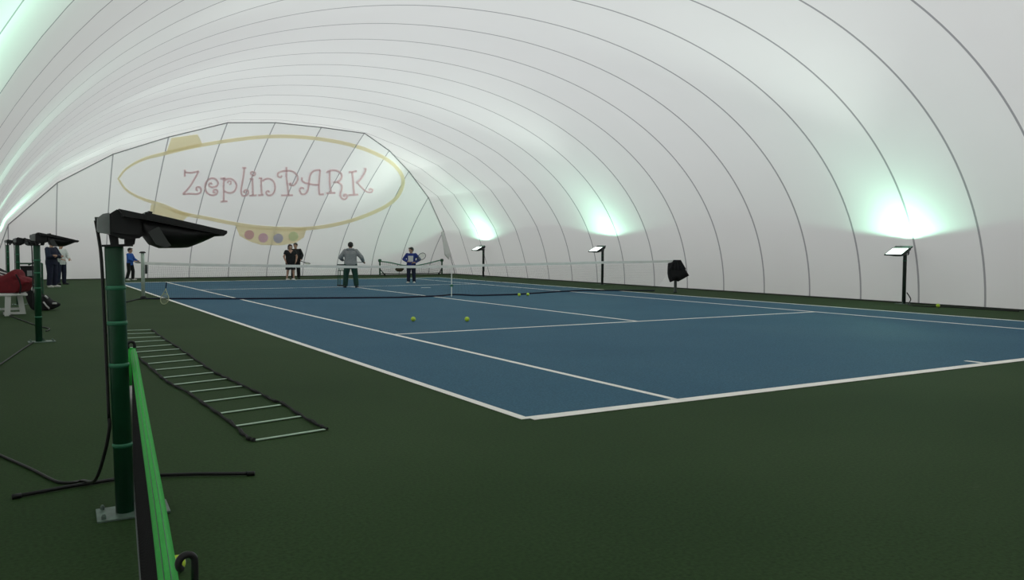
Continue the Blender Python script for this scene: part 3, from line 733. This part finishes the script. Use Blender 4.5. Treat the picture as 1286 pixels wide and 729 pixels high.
# ------------------------------------------------------------------ people
WX = 1.17
def person(name, label, loc, rotz, H, pose, wear, hair='hair', group=None, child=False):
    """front is +y; all joint positions are fractions of the height H"""
    t = thing(name, label, 'person', loc, rotz, group)
    def V(p): return Vector((p[0]*WX*H, p[1]*WX*H, p[2]*H))
    def r(x): return x*H*1.06
    HL = pose.get('lean', Vector((0, 0, 0)))
    sh = {s: V((s*.105, pose.get('shy', 0), .815)) for s in (-1, 1)}
    hp = {s: V((s*.052, 0, .51)) for s in (-1, 1)}
    hd = V(pose.get('head', (0, .015, .932))); nk = V((0, pose.get('shy', 0), .83))
    hz = pose.get('turn', 0); tl = pose.get('nod', 0)
    HR = Matrix.Rotation(hz, 3, 'Z') @ Matrix.Rotation(-tl, 3, 'X')
    hr = .068 if not child else .073
    def Hp(x, y, z): return hd + HR @ Vector((x*hr*H, y*hr*H, z*hr*H))
    bm = B()
    ellipsoid(bm, Hp(0, -.05, .12), (.80*hr*H, .98*hr*H, .93*hr*H), HR, 18)       # skull
    ellipsoid(bm, Hp(0, .22, -.45), (.60*hr*H, .62*hr*H, .60*hr*H), HR, 14)         # jaw
    ellipsoid(bm, Hp(0, .55, -.88), (.22*hr*H,)*3, HR, 10)                          # chin
    tube(bm, [Hp(0, .82, .10), Hp(0, 1.06, -.28), Hp(0, .78, -.36)], [.08*hr*H, .15*hr*H, .10*hr*H], 8)   # nose
    for s in (-1, 1): ellipsoid(bm, Hp(s*.80, -.02, -.10), (.10*hr*H, .18*hr*H, .27*hr*H), HR, 8)            # ears
    ellipsoid(bm, Hp(0, .80, -.56), (.26*hr*H, .10*hr*H, .10*hr*H), HR, 8)          # mouth
    capsule(bm, nk+Vector((0, 0, -.02*H)), Hp(0, -.12, -.5), r(.036), r(.033))
    # trunk
    sy = pose.get('shy', 0)
    loft(bm, [(z*H, a_*H*WX, b_*H*WX, sy*(z-.5)/.3*H*WX) for z, a_, b_ in ((.49, .06, .05), (.53, .094, .066), (.60, .084, .060), (.67, .088, .063), (.74, .098, .066), (.79, .085, .052), (.815, .045, .038))])
    hands = {}
    for s in (-1, 1):
        el, wr, fd, pdn = [Vector(q_) for q_ in pose['arm'][s]]        # elbow, wrist, finger direction, palm normal
        e, w_ = V(el), V(wr)
        capsule(bm, nk+Vector((0, 0, -.022*H)), sh[s]+Vector((-s*.012*H, 0, -.016*H)), r(.030), r(.033))
        sq = sh[s]+Vector((-s*.012*H, 0, -.016*H)); ellipsoid(bm, sq, (r(.034),)*3)
        capsule(bm, sq, e, r(.033), r(.026)); capsule(bm, e, w_, r(.026), r(.017))
        fd.normalize(); pdn = (pdn-fd*pdn.dot(fd)).normalized(); sx = fd.cross(pdn)        # sx across the palm
        thumb = -1 if s > 0 else 1
        rot = Matrix((sx, fd, pdn)).transposed(); pc = w_+fd*.028*H
        ellipsoid(bm, pc, (.024*H, .030*H, .012*H), rot, 12)
        curl = pose.get('curl', 35)
        for k, (o_, l_) in enumerate(((-.75, .038), (-.27, .044), (.24, .041), (.72, .032))):
            b_ = pc+fd*.022*H+sx*(o_*.021*H); q0 = b_; ax = sx
            for j, (ln, an) in enumerate(((.45, .3), (.33, 1.0), (.22, 1.6))):
                dd = Matrix.Rotation(R(curl*an), 3, ax) @ fd
                q1 = q0+dd*l_*ln*H*1.15; capsule(bm, q0, q1, .0058*H, .0052*H, 8); q0 = q1
        b_ = pc+sx*(thumb*-1*.021*H)*-1-fd*.008*H; q0 = b_
        for dd, ln in ((sx*thumb*.8+fd*.6+pdn*.25, .022), (sx*thumb*.2+fd*.9+pdn*.5, .018)):
            q1 = q0+dd.normalized()*ln*H; capsule(bm, q0, q1, .0068*H, .0058*H, 8); q0 = q1
        hands[s] = (pc+pdn*.014*H+fd*.012*H, fd, pdn, sx)
    for s in (-1, 1):
        kn, an = [V(q_) for q_ in pose['leg'][s]]
        capsule(bm, hp[s], kn, r(.054), r(.034)); capsule(bm, kn, an, r(.034), r(.021))
        ellipsoid(bm, kn.lerp(an, .28)+Vector((0, -.012*H, 0)), (r(.031), r(.033), r(.075)), None, 12)
        fd = Vector((math.sin(pose['foot'][s]), math.cos(pose['foot'][s]), 0)); capsule(bm, an+Vector((0, 0, -.018*H)), an+fd*.075*H+Vector((0, 0, -.032*H)), r(.019), r(.009))
    body = soft(bm, 'body', ['skin', 'eye', 'lip'], t, .0048*H/1.0, 3)
    eyes = [Hp(s*.34, .86, .06) for s in (-1, 1)]; mth = Hp(0, .92, -.56)
    for f in body.data.polygons:
        c = f.center
        if any((c-e).length < .125*hr*H for e in eyes): f.material_index = 1
        elif (c-mth).length < .22*hr*H and abs((HR.transposed() @ (c-mth)).z) < .07*hr*H: f.material_index = 2
    # hair
    bm = B(); hs = pose.get('hairlen', 0)
    ellipsoid(bm, Hp(0, -.16, .24), (.88*hr*H, 1.0*hr*H, .90*hr*H), HR, 18)
    for s in (-1, 0, 1): ellipsoid(bm, Hp(s*.40, .48, .74), (.40*hr*H, .34*hr*H, .22*hr*H), HR, 10)
    ellipsoid(bm, Hp(0, -.45, -.15), (.72*hr*H, .62*hr*H, .7*hr*H), HR, 12)
    if hs:
        for s in (-1, 1): capsule(bm, Hp(s*.80, .12, .25), Hp(s*.78, -.05, -1.0*hs), .24*hr*H, .16*hr*H, 10)
        capsule(bm, Hp(0, -.6, 0), Hp(0, -.62, -1.1*hs), .62*hr*H, .40*hr*H, 12)
    soft(bm, 'hair', hair, t, .0065*H, 2)
    # clothes
    top = wear['top']; slv = wear.get('sleeve', 1.0); g_ = wear.get('loose', 1.0)
    bm = B(); hem = wear.get('hem', .47)
    loft(bm, [(z*H, a_*H*WX*g_, b_*H*WX*g_, sy*(z-.5)/.3*H*WX) for z, a_, b_ in ((hem, .103, .076), (.54, .106, .077), (.60, .099, .072), (.67, .098, .072), (.74, .108, .073), (.785, .100, .062), (.812, .070, .050), (.832, .042, .040))])
    for s in (-1, 1):
        el, wr = V(pose['arm'][s][0]), V(pose['arm'][s][1])
        capsule(bm, nk+Vector((0, 0, -.030*H)), sh[s]+Vector((-s*.010*H, 0, -.018*H)), r(.036), r(.042))
        if slv > .6:
            sp_ = sh[s]+Vector((-s*.006*H, 0, -.016*H)); capsule(bm, sp_, el, r(.043)*g_, r(.040)*g_); capsule(bm, el, el.lerp(wr, .97), r(.040)*g_, r(.029)*g_, ends=(1, 0))
        else: sp_ = sh[s]+Vector((-s*.006*H, 0, -.016*H)); capsule(bm, sp_, sp_.lerp(el, slv*1.6), r(.042), r(.040)*g_, ends=(1, 0))
    if not wear.get('vneck'): capsule(bm, nk+Vector((0, 0, -.04*H)), nk+Vector((0, 0, .006*H)), r(.056), r(.044), ends=(1, 0))
    tp = soft(bm, wear.get('topname', 'sweater'), [top, wear.get('print', top), 'skin'], t, .0065*H, 3)
    if wear.get('print'):
        for f in tp.data.polygons:
            c = f.center/H
            if f.normal.y > .35 and abs(c.x) < .062*WX and .60 < c.z < .765: f.material_index = 1
    if wear.get('vneck'):
        for f in tp.data.polygons:
            c = f.center/H
            if f.normal.y > .1 and c.z > .745 and abs(c.x) < (c.z-.745)*.62*WX: f.material_index = 2
    if wear.get('hood'):
        bm = B()
        for k in range(9):
            a = PI*(1.05+.9*k/8); ellipsoid(bm, nk+Vector((math.cos(a)*.062*H*WX, math.sin(a)*.055*H*WX, (.005+.010*math.sin(PI*k/8))*H)), (.026*H, .026*H, .026*H))
        ellipsoid(bm, nk+Vector((0, -.062*H, -.045*H)), (.055*H*WX, .024*H, .05*H))
        soft(bm, 'hood', top, t, .0065*H, 3)
    # trousers, shorts or skirt
    bl = wear.get('leglen', 1.0); bm = B()
    ellipsoid(bm, V((0, 0, .515)), (.099*H*WX, .074*H*WX, .055*H), None, 16)
    for s in (-1, 1):
        kn, an = [V(q_) for q_ in pose['leg'][s]]
        lg = wear.get('wide', 1.0)
        ellipsoid(bm, hp[s], (r(.062)*lg,)*3)
        if bl > .6: capsule(bm, hp[s], kn, r(.062)*lg, r(.046)*lg); capsule(bm, kn, an+Vector((0, 0, -.008*H)), r(.046)*lg, r(.040)*lg, ends=(1, 0))
        else: capsule(bm, hp[s], hp[s].lerp(kn, bl*1.7), r(.063)*lg, r(.058)*lg, ends=(1, 0))
    soft(bm, wear.get('bottomname', 'trousers'), wear['bottom'], t, .0065*H, 3)
    for s in (-1, 1):
        kn, an = [V(q_) for q_ in pose['leg'][s]]; a0 = pose['foot'][s]; fd = Vector((math.sin(a0), math.cos(a0), 0)); bm = B()
        zt = an.z
        base = Vector((an.x, an.y, 0)); rot = Matrix.Rotation(-a0, 3, 'Z')
        ellipsoid(bm, base+fd*-.005*H+Vector((0, 0, .026*H)), (.027*H*WX, .035*H, .026*H), rot); ellipsoid(bm, base+fd*.075*H+Vector((0, 0, .019*H)), (.029*H*WX, .055*H, .019*H), rot)
        capsule(bm, base+fd*.005*H+Vector((0, 0, .03*H)), base+fd*.065*H+Vector((0, 0, .024*H)), .027*H, .022*H)
        prism(bm, [(p_.x, p_.y) for p_ in [base+fd*(.045+.08*math.sin(a_))*H+Vector((fd.y, -fd.x, 0))*.031*WX*H*math.cos(a_) for a_ in [2*PI*k/16 for k in range(16)]]], .0, .012*H, 'xy')
        sh_ = soft(bm, 'shoe', wear.get('shoe', 'shoe_white'), t, .005*H, 2)
    t['_h'] = 1; del t['_h']
    rz = Matrix.Rotation(rotz, 3, 'Z')
    out = {s: (Vector(loc)+rz @ hands[s][0], rz @ hands[s][1], rz @ hands[s][2], rz @ hands[s][3]) for s in hands}
    return t, out
UPP = (0, 0, 1)
stand = {'leg': {-1: ((-.062, .012, .285), (-.070, -.005, .05)), 1: ((.062, .012, .285), (.070, -.005, .05))}, 'foot': {-1: R(-12), 1: R(12)}}
def P_(**k): d = dict(stand); d.update(k); return d
def face_cam(p, off=0): d = CAM-Vector(p); return math.atan2(-d.x, d.y)+off    # rotation about z that turns +y to the camera
gp = 'players on the far side of the net'
# man with his back to us
p = at(440.5, 361.5); p.z = 0
man, mh = person('person', 'person in grey hooded top and dark green trousers standing with back turned beyond the net', p, face_cam(p, PI), 1.70,
    P_(arm={-1: ((-.185, .02, .66), (-.145, .11, .60), (.5, .8, -.1), (.3, 0, -.9)), 1: ((.20, .0, .665), (.235, .09, .575), (.3, .8, -.3), (-.4, 0, -.9))}, head=(0, .03, .925), nod=R(14), shy=.01,
       leg={-1: ((-.085, .01, .285), (-.100, -.01, .05)), 1: ((.085, .01, .285), (.105, -.01, .05))}),
    {'top': 'grey_fabric', 'topname': 'hooded_top', 'hood': 1, 'bottom': 'green_fabric', 'loose': 1.16, 'wide': 1.25, 'shoe': 'shoe_dark', 'hem': .50}, 'hair', gp)
h = mh[1]; racket('tennis_racket', 'racket held at the waist by the person in the grey hooded top', h[0]-h[1]*.05, h[0]+(h[1]*.4+Vector((-.3, .9, .25)).normalized()*.5).normalized()*.62, (0, 0, 1), 'racket_grey')
# child in blue with a white chest print
p = at(516.5, 355.8); p.z = 0
kid, kh = person('person', 'person in blue sweater with white chest print holding a racket before the far end wall', p, face_cam(p, R(-12)), 1.50,
    P_(arm={-1: ((-.20, -.02, .665), (-.115, .12, .585), (.9, .35, -.1), (.1, -.2, -.9)), 1: ((.185, -.02, .67), (.06, .125, .60), (-.9, .3, 0), (0, .3, -.9))}, turn=R(-42), head=(0, .012, .93), nod=R(8)),
    {'top': 'blue_fabric', 'print': 'white_fabric', 'topname': 'sweater', 'bottom': 'navy', 'wide': 1.15, 'loose': 1.06, 'shoe': 'shoe_white'}, 'hair', gp, True)
h = kh[-1]; tip = on_plane(534, 319, p-vdir*.1, vdir)
racket('tennis_racket', 'racket held across the body by the person in the blue sweater with white print', h[0]-(tip-h[0]).normalized()*.10, tip, (0, -1, .3), 'racket_grey')
# woman in black and the person just behind her
p = at(365, 352); p.z = 0; p = p*1.0
wom, wh = person('person', 'person in short sleeved black V-neck top and white shoes facing the net', p, face_cam(p, R(6)), 1.62,
    P_(arm={-1: ((-.150, -.01, .655), (-.125, .06, .53), (.25, .3, -.9), (.8, .2, 0)), 1: ((.150, -.01, .655), (.120, .07, .53), (-.25, .3, -.9), (-.8, .2, 0))}, turn=R(12), head=(.01, .02, .925), nod=R(12), hairlen=1.0,
       leg={-1: ((-.062, .012, .285), (-.075, 0, .05)), 1: ((.062, .012, .285), (.085, 0, .05))}, foot={-1: R(35), 1: R(-30)}),
    {'top': 'black_fabric', 'topname': 'top', 'sleeve': .35, 'vneck': 1, 'bottom': 'black_fabric', 'bottomname': 'capri_trousers', 'leglen': .58, 'loose': 1.12, 'wide': 1.1, 'hem': .45}, 'hair_brown', gp)
p2 = at(371.5, 350.6); p2.z = 0
man2, m2h = person('person', 'person in black half hidden behind the one in the V-neck top', p2, face_cam(p2, R(-4)), 1.68,
    P_(arm={-1: ((-.150, -.01, .655), (-.125, .05, .54), (.2, .3, -.9), (.8, .2, 0)), 1: ((.150, -.01, .655), (.145, .09, .56), (.5, .6, -.2), (-.3, .2, -.9))}, turn=R(-15), head=(0, .015, .93), nod=R(10)),
    {'top': 'black_fabric', 'topname': 'sweater', 'bottom': 'black_fabric', 'loose': 1.08, 'wide': 1.1, 'shoe': 'shoe_dark'}, 'hair', gp)
h = m2h[-1]; dv = on_plane(389, 332, p2-vdir*.35, vdir)
h1 = max(m2h.values(), key=lambda q_: (q_[0]-p2).dot(rd)); racket('tennis_racket', 'racket held out to the right by the pair in black', h1[0], dv, (0, -.35, 1), 'racket_grey')
# child in blue half hidden behind the near post
p = at(163.5, 352.2); p.z = 0
k2, k2h = person('person', 'person in bright blue top and black trousers half hidden behind the near green post', p, face_cam(p, R(62)), 1.42,
    P_(arm={-1: ((-.130, .05, .66), (-.09, .16, .60), (.2, .9, .1), (.5, 0, -.8)), 1: ((.130, .05, .66), (.09, .16, .59), (-.2, .9, .1), (-.5, 0, -.8))}, nod=R(5), leg={-1: ((-.06, .05, .285), (-.08, .03, .05)), 1: ((.06, .0, .285), (.08, -.05, .05))}),
    {'top': 'bright_blue', 'topname': 'sweater', 'bottom': 'black_fabric', 'wide': 1.1}, 'hair', gp, True)
h = max(k2h.values(), key=lambda q_: (q_[0]-p).dot(rd)); dv = on_plane(173.5, 330, p-vdir*.3, vdir); a = h[0]; racket('tennis_racket', 'racket held forward by the person behind the near green post', a-(dv-a).normalized()*.08, a+(dv-a).normalized()*.62, (0, -.6, 1), 'racket_blue')
# two people by the left wall
gs = 'people standing by the left wall'
p = at(65.5, 361); p.z = 0
c1, _ = person('person', 'person in dark navy tracksuit with folded arms near the second green post', p, face_cam(p, R(52)), 1.74,
    P_(arm={-1: ((-.150, .05, .645), (.04, .135, .66), (.9, .1, .1), (.1, -.9, 0)), 1: ((.150, .05, .645), (-.04, .155, .645), (-.9, .1, .1), (-.1, -.9, 0))}, nod=R(6)),
    {'top': 'navy', 'topname': 'tracksuit_top', 'bottom': 'navy', 'loose': 1.14, 'wide': 1.2, 'shoe': 'shoe_white'}, 'hair', gs)
p = at(77, 357.6); p.z = 0
c2_, _ = person('person', 'person in pale grey top and navy trousers with white stripe behind the one in navy', p, face_cam(p, R(40)), 1.66,
    P_(arm={-1: ((-.145, .03, .65), (-.10, .12, .60), (.5, .6, -.2), (.3, 0, -.9)), 1: ((.145, .03, .65), (.09, .13, .60), (-.5, .6, -.2), (-.3, 0, -.9))}),
    {'top': 'white_fabric', 'topname': 'sweater', 'bottom': 'navy', 'wide': 1.1, 'shoe': 'shoe_dark'}, 'hair_brown', gs)
for s in (-1, 1):
    H_ = 1.66; pts = [Vector((s*(.052+.062*1.06)*WX*H_*1.0, 0, .50*H_)), Vector((s*(.062*WX+.053)*H_, .012*WX*H_, .285*H_)), Vector((s*(.070*WX+.046)*H_, -.005*WX*H_, .07*H_))]
    bm = B(); tube(bm, pts, .018, 4); obj('trouser_stripe', bm, 'white_fabric', c2_)

# ------------------------------------------------------------------ bench, bags and trolley on the left
bo = at(14, 396); bo.z = 0
bench = thing('bench', 'white plastic bench cut by the left edge, carrying the red bag', 'bench', bo, R(2))
# seat runs along local x (towards the left wall) ; end legs at x = +.25
bm = B(); box(bm, (-.02, 0, .455), (.66, .62, .05), bevel=.02)
for k in range(5): box(bm, (-.02, -.24+.12*k, .484), (.62, .085, .014), bevel=.005)
obj('seat', bm, 'white_plastic', bench)
def leg(x, y, sl):
    bm = B(); prism(bm, [(x-.055, .43), (x+.055, .43), (x+.055+sl, .0), (x-.055+sl, .0)], y-.04, y+.04); obj('leg', bm, 'white_plastic', bench)
leg(.18, .24, .06); leg(-.06, -.24, -.02); leg(-.26, .24, -.02)
bm = B(); box(bm, (-.03, .24, .12), (.46, .03, .05)); obj('stretcher', bm, 'white_plastic', bench)
bm = B(); box(bm, (.02, 0, .04), (.34, .04, .05)); obj('stretcher', bm, 'white_plastic', bench)
# red sports bag on the bench
def seat_px(u, v, off=0): return on_plane(u, v, bo+vdir*off, vdir)
RB = [(-9, 371), (-9, 349), (2, 350.5), (10, 348), (16, 344), (21, 341.8), (25, 342.5), (26.5, 347), (27, 351), (33, 351.5), (39, 353.5), (40.5, 357), (37, 362), (33, 369), (29, 371), (15, 371.5), (0, 371)]
rb = [seat_px(u, v)-bo for u, v in RB]; zmin = min(q_.z for q_ in rb)
rb = [q_+Vector((0, 0, .492-zmin)) for q_ in rb]
bm = B(); cz = Vector((0, 0, .5)); lay = []
cc = sum(rb, Vector())/len(rb)
for dd, s in ((-.24, .70), (-.19, .9), (-.08, 1), (.08, 1), (.19, .9), (.24, .70)):
    lay.append([bm.verts.new(Vector((cc.x, cc.y, .492))+(q_-Vector((cc.x, cc.y, .492)))*s+vdir*dd) for q_ in rb])
for a, b in zip(lay, lay[1:]):
    for k in range(len(rb)): bm.faces.new((a[k], a[(k+1) % len(rb)], b[(k+1) % len(rb)], b[k]))
bm.faces.new(list(reversed(lay[0]))); bm.faces.new(lay[-1])
ridge = [seat_px(u, v, -.2)-bo+Vector((0, 0, .02)) for u, v in [(8, 352), (18, 348), (30, 356), (38, 356)]]
tube(bm, ridge, [.03, .04, .035, .03], 8)
red = soft(bm, 'sports_bag', 'red', None, .02, 4, bo)
tag(red, 'dark red soft bag slumped on the white bench at the left edge', 'bag')
bm = B()
tube(bm, smoothpts([seat_px(u, v, -.23)-bo for u, v in [(20, 345), (24, 352), (26, 360), (25, 369)]]), .018, 6); obj('bag_strap', bm, 'black_fabric', red, True)
# black jacket with white stripes lying over the back of the bag
JB = [(-8, 352), (-8, 334), (0, 338), (6, 341), (12, 345), (9, 348), (0, 351)]
bm = B(); jb = [seat_px(u, v, .34)-bo for u, v in JB]; jb = [Vector((q_.x, q_.y, max(q_.z, .60))) for q_ in jb]
lay = [[bm.verts.new(q_+vdir*dd) for q_ in jb] for dd in (-.05, .08)]
for k in range(len(jb)): bm.faces.new((lay[0][k], lay[0][(k+1) % len(jb)], lay[1][(k+1) % len(jb)], lay[1][k]))
bm.faces.new(list(reversed(lay[0]))); bm.faces.new(lay[1])
bm2 = bm
tj = soft(bm2, 'jacket', 'black_fabric', None, .016, 2, bo)
tag(tj, 'black jacket sleeve with white stripes lying behind the red bag', 'jacket')
for o_ in (0, 3.2, 6.4):
    bm = B(); P = [seat_px(u, v+o_, .275)-bo for u, v in [(-7, 338), (0, 341.5), (10-o_*.5, 344.5)]]
    tube(bm, smoothpts(P, 4), .016, 4); obj('sleeve_stripe', bm, 'white_fabric', tj)
# two black bags at the end of the bench
def pixbag(name, px, depth, base_px, mname, label, vox=.016):
    b_ = at(*base_px); b_.z = 0
    pts = [on_plane(u, v, b_, vdir)-b_ for u, v in px]; pts = [Vector((q_.x, q_.y, max(.01, q_.z))) for q_ in pts]
    c_ = sum(pts, Vector())/len(pts); bm = B(); lay = []
    for dd, s in ((-1, .75), (-.75, .93), (-.3, 1), (.3, 1), (.75, .93), (1, .75)):
        c3 = Vector((c_.x, c_.y, 0)); lay.append([bm.verts.new(c3+Vector(((q_-c3).x*s, (q_-c3).y*s, (q_-c3).z*(s if q_.z > .05 else 1)))+vdir*dd*depth) for q_ in pts])
    for a, b in zip(lay, lay[1:]):
        for k in range(len(pts)): bm.faces.new((a[k], a[(k+1) % len(pts)], b[(k+1) % len(pts)], b[k]))
    bm.faces.new(list(reversed(lay[0]))); bm.faces.new(lay[-1])
    o = soft(bm, name, mname, None, vox, 3, b_); tag(o, label, 'bag'); return o, b_
b1, o1 = pixbag('racket_bag', [(33, 369), (38, 358), (42, 357.5), (46, 366), (49, 374), (53, 381), (55, 387.5), (52, 390), (44, 389.5), (40, 386), (36, 378)], .11, (46, 390), 'black_fabric', 'black bag with white panel leaning on the end of the white bench')
bm = B(); tube(bm, [on_plane(u, v, o1-vdir*.115, vdir)-o1 for u, v in [(39, 359), (41, 364), (45, 369)]], [.022, .03, .022], 6); obj('panel', bm, 'white_fabric', b1, True)
b2_, o2 = pixbag('sports_bag', [(53, 390), (54, 371), (57, 370.5), (63, 376), (69, 379), (75, 381.5), (74, 384), (68, 387.5), (63, 390)], .12, (62, 390), 'black_fabric', 'black bag with white stripes lying on the floor behind the second green post')
for px in ([(56.5, 371.5), (60, 375)], [(54.5, 379.5), (58, 384), (62, 388)], [(66, 381.5), (71, 381.5)]):
    bm = B(); tube(bm, [on_plane(u, v, o2-vdir*.125, vdir)-o2 for u, v in px], .02, 6); obj('stripe', bm, 'white_fabric', b2_, True)

# green ball trolley behind the bench
to = Vector((-10.62, 6.2, 0))
tro = thing('ball_trolley', 'green wheeled ball trolley with dark bin, behind the red bag', 'ball trolley', to)
bm = B()
for x in (-.30, .30):
    for y in (-.22, .22): tube(bm, [(x, y, .12), (x, y, 1.0)], .022, 8)
for z in (.55, 1.0):
    tube(bm, [(-.30, -.22, z), (.30, -.22, z), (.30, .22, z), (-.30, .22, z), (-.30, -.22, z)], .02, 8)
obj('frame', bm, 'green_pole', tro)
bm = B()
lay = [[bm.verts.new((x, y, z)) for x, y in ((-a, -b), (a, -b), (a, b), (-a, b))] for a, b, z in ((.17, .13, .45), (.26, .19, .93), (.24, .17, .93), (.155, .115, .48))]
for a, b in zip(lay, lay[1:]):
    for k in range(4): bm.faces.new((a[k], a[(k+1) % 4], b[(k+1) % 4], b[k]))
bm.faces.new(list(reversed(lay[0]))); bm.faces.new(lay[-1]); bmesh.ops.recalc_face_normals(bm, faces=bm.faces); obj('bin', bm, 'black_fabric', tro)
bm = B(); tube(bm, smoothpts([(-.05, -.2, .96), (.12, -.24, 1.06), (.24, -.26, 1.22)]), .022, 8); obj('handle', bm, 'dark_pole', tro, True)
for x in (-.30, .30):
    for y in (-.22, .22):
        bm = B(); tube(bm, [(x-.02, y, .06), (x+.02, y, .06)], .06, 14); obj('wheel', bm, 'rubber', tro)
bm = B(); box(bm, (.0, -.235, .30), (.40, .02, .34), bevel=.008); obj('panel', bm, 'white_plastic', tro)
bm = B(); box(bm, (.02, -.20, .72), (.22, .03, .16), bevel=.01); obj('label_plate', bm, 'grey_fabric', tro)

# ball basket on legs beside the man in the hooded top
p = at(429.5, 359.5); p.z = 0
bk = thing('ball_basket', 'green wire ball basket on legs left of the person in the grey hooded top', 'ball basket', p)
def lg(a, b): 
    bm = B(); tube(bm, [a, b], .018, 6); obj('leg', bm, 'green_pole', bk)
for x in (-.12, .12):
    for y in (-.12, .12): lg((x, y, 0.02), (x*.9, y*.9, .62))
bm = B()
for z, s in ((.60, .11), (.70, .125), (.80, .14)): tube(bm, [(-s, -s, z), (s, -s, z), (s, s, z), (-s, s, z), (-s, -s, z)], .009, 6)
for k in range(5):
    f = -1+.5*k
    for a in ((f, -1), (f, 1), (-1, f), (1, f)): tube(bm, [(a[0]*.11, a[1]*.11, .60), (a[0]*.14, a[1]*.14, .80)], .005, 5)
for k in range(5): tube(bm, [(-.11+.055*k, -.11, .60), (-.11+.055*k, .11, .60)], .005, 5)
obj('basket', bm, 'green_pole', bk)
bm = B(); box(bm, (.06, 0, .83), (.42, .30, .035), bevel=.01); obj('lid', bm, 'black', bk)
bm = B(); box(bm, (0, 0, .025), (.30, .30, .05), bevel=.015); obj('base', bm, 'rubber', bk)

# folding practice net by the end wall
u0, u1 = 477, 555
fb = at(478, 348); fb.z = 0; fy = 19.3
fp = [Vector((on_plane(u, 340, Vector((0, fy, 0)), Vector((0, 1, 0))).x, fy, 0)) for u in (477, 555)]
fnet = thing('folding_net', 'sagging green portable net standing against the far end wall behind the person in blue', 'practice net', fp[0])
def FZ(u, v): return on_plane(u, v, Vector((0, fy, 0)), Vector((0, 1, 0)))-fp[0]
W_ = fp[1].x-fp[0].x
for x in (0, W_):
    bm = B(); box(bm, (x, 0, .45), (.07, .07, .86), bevel=.01); box(bm, (x, 0, .80), (.16, .10, .14), bevel=.02); obj('end_post', bm, 'green_pole', fnet)
    bm = B(); s = 1 if x == 0 else -1
    tube(bm, [(x, 0, .36), (x+s*.22, -.10, .07)], .03, 8); obj('brace', bm, 'dark_pole', fnet)
    bm = B(); tube(bm, [(x+s*.20, -.10, .06), (x+s*.26, -.10, .06)], .06, 12); obj('wheel', bm, 'rubber', fnet)
top = smoothpts([FZ(u, v) for u, v in [(478, 328.5), (490, 330), (505, 333.2), (520, 334), (535, 331.5), (545, 329), (555, 326.5)]], 5)
bm = B(); tube(bm, top, .03, 6); obj('top_tape', bm, 'band_green', fnet, True)
bm = B(); NB = len(top)
for i, a in enumerate(top):
    zb = .26-.12*math.sin(PI*i/(NB-1)); tube(bm, [a, Vector((a.x, a.y-.02, zb))], .0035, 4)
    if i < NB-1:
        zb2 = .26-.12*math.sin(PI*(i+1)/(NB-1))
        for f in (.15, .3, .45, .6, .75, .9, 1): tube(bm, [a.lerp(Vector((a.x, a.y-.02, zb)), f), top[i+1].lerp(Vector((top[i+1].x, top[i+1].y-.02, zb2)), f)], .0035, 4)
obj('netting', bm, 'net_grey', fnet)
bm = B(); tube(bm, [(0, 0, .12), (W_*.5, -.03, .09), (W_, 0, .12)], .02, 6); obj('bottom_rail', bm, 'dark_pole', fnet)
c_ = FZ(501, 338.5); bm = B(); ellipsoid(bm, c_+Vector((0, -.06, 0)), (.24, .10, .13)); ellipsoid(bm, c_+Vector((.10, -.07, .03)), (.16, .1, .11)); ellipsoid(bm, c_+Vector((-.02, -.05, .13)), (.20, .05, .04))
sk = soft(bm, 'hanging_bag', 'brown_fabric', None, .016, 3, fp[0]); tag(sk, 'small olive brown bag hanging on the sagging net by the end wall', 'bag')
bm = B()
for s in (-1, 1): tube(bm, [c_+Vector((s*.12, -.06, .10)), c_+Vector((s*.08, -.02, .24))], .012, 6)
obj('bag_handle', bm, 'black_fabric', sk)
# white membrane fold in the corner of the end wall
bm = B(); Y0 = 19.0
cp = [on_plane(u, v, Vector((0, yy, 0)), Vector((0, 1, 0))) for u, v, yy in [(555, 292, 19.75), (557.5, 291, 19.8), (562, 305, 19.6), (566, 318, 19.5), (564, 326, 19.5), (559, 320, 19.45), (557.5, 308, 19.55)]]
cc = sum(cp, Vector())/len(cp)
lay = [[bm.verts.new(q_+Vector((0, dd, 0))) for q_ in cp] for dd in (0, .12)]
for k in range(len(cp)): bm.faces.new((lay[0][k], lay[0][(k+1) % len(cp)], lay[1][(k+1) % len(cp)], lay[1][k]))
bm.faces.new(list(reversed(lay[0]))); bm.faces.new(lay[1])
fd_ = soft(bm, 'trim_2', 'membrane', None, .02, 3); tag(fd_, 'white fold of membrane in the far right corner of the end wall', 'trim', kind='structure')
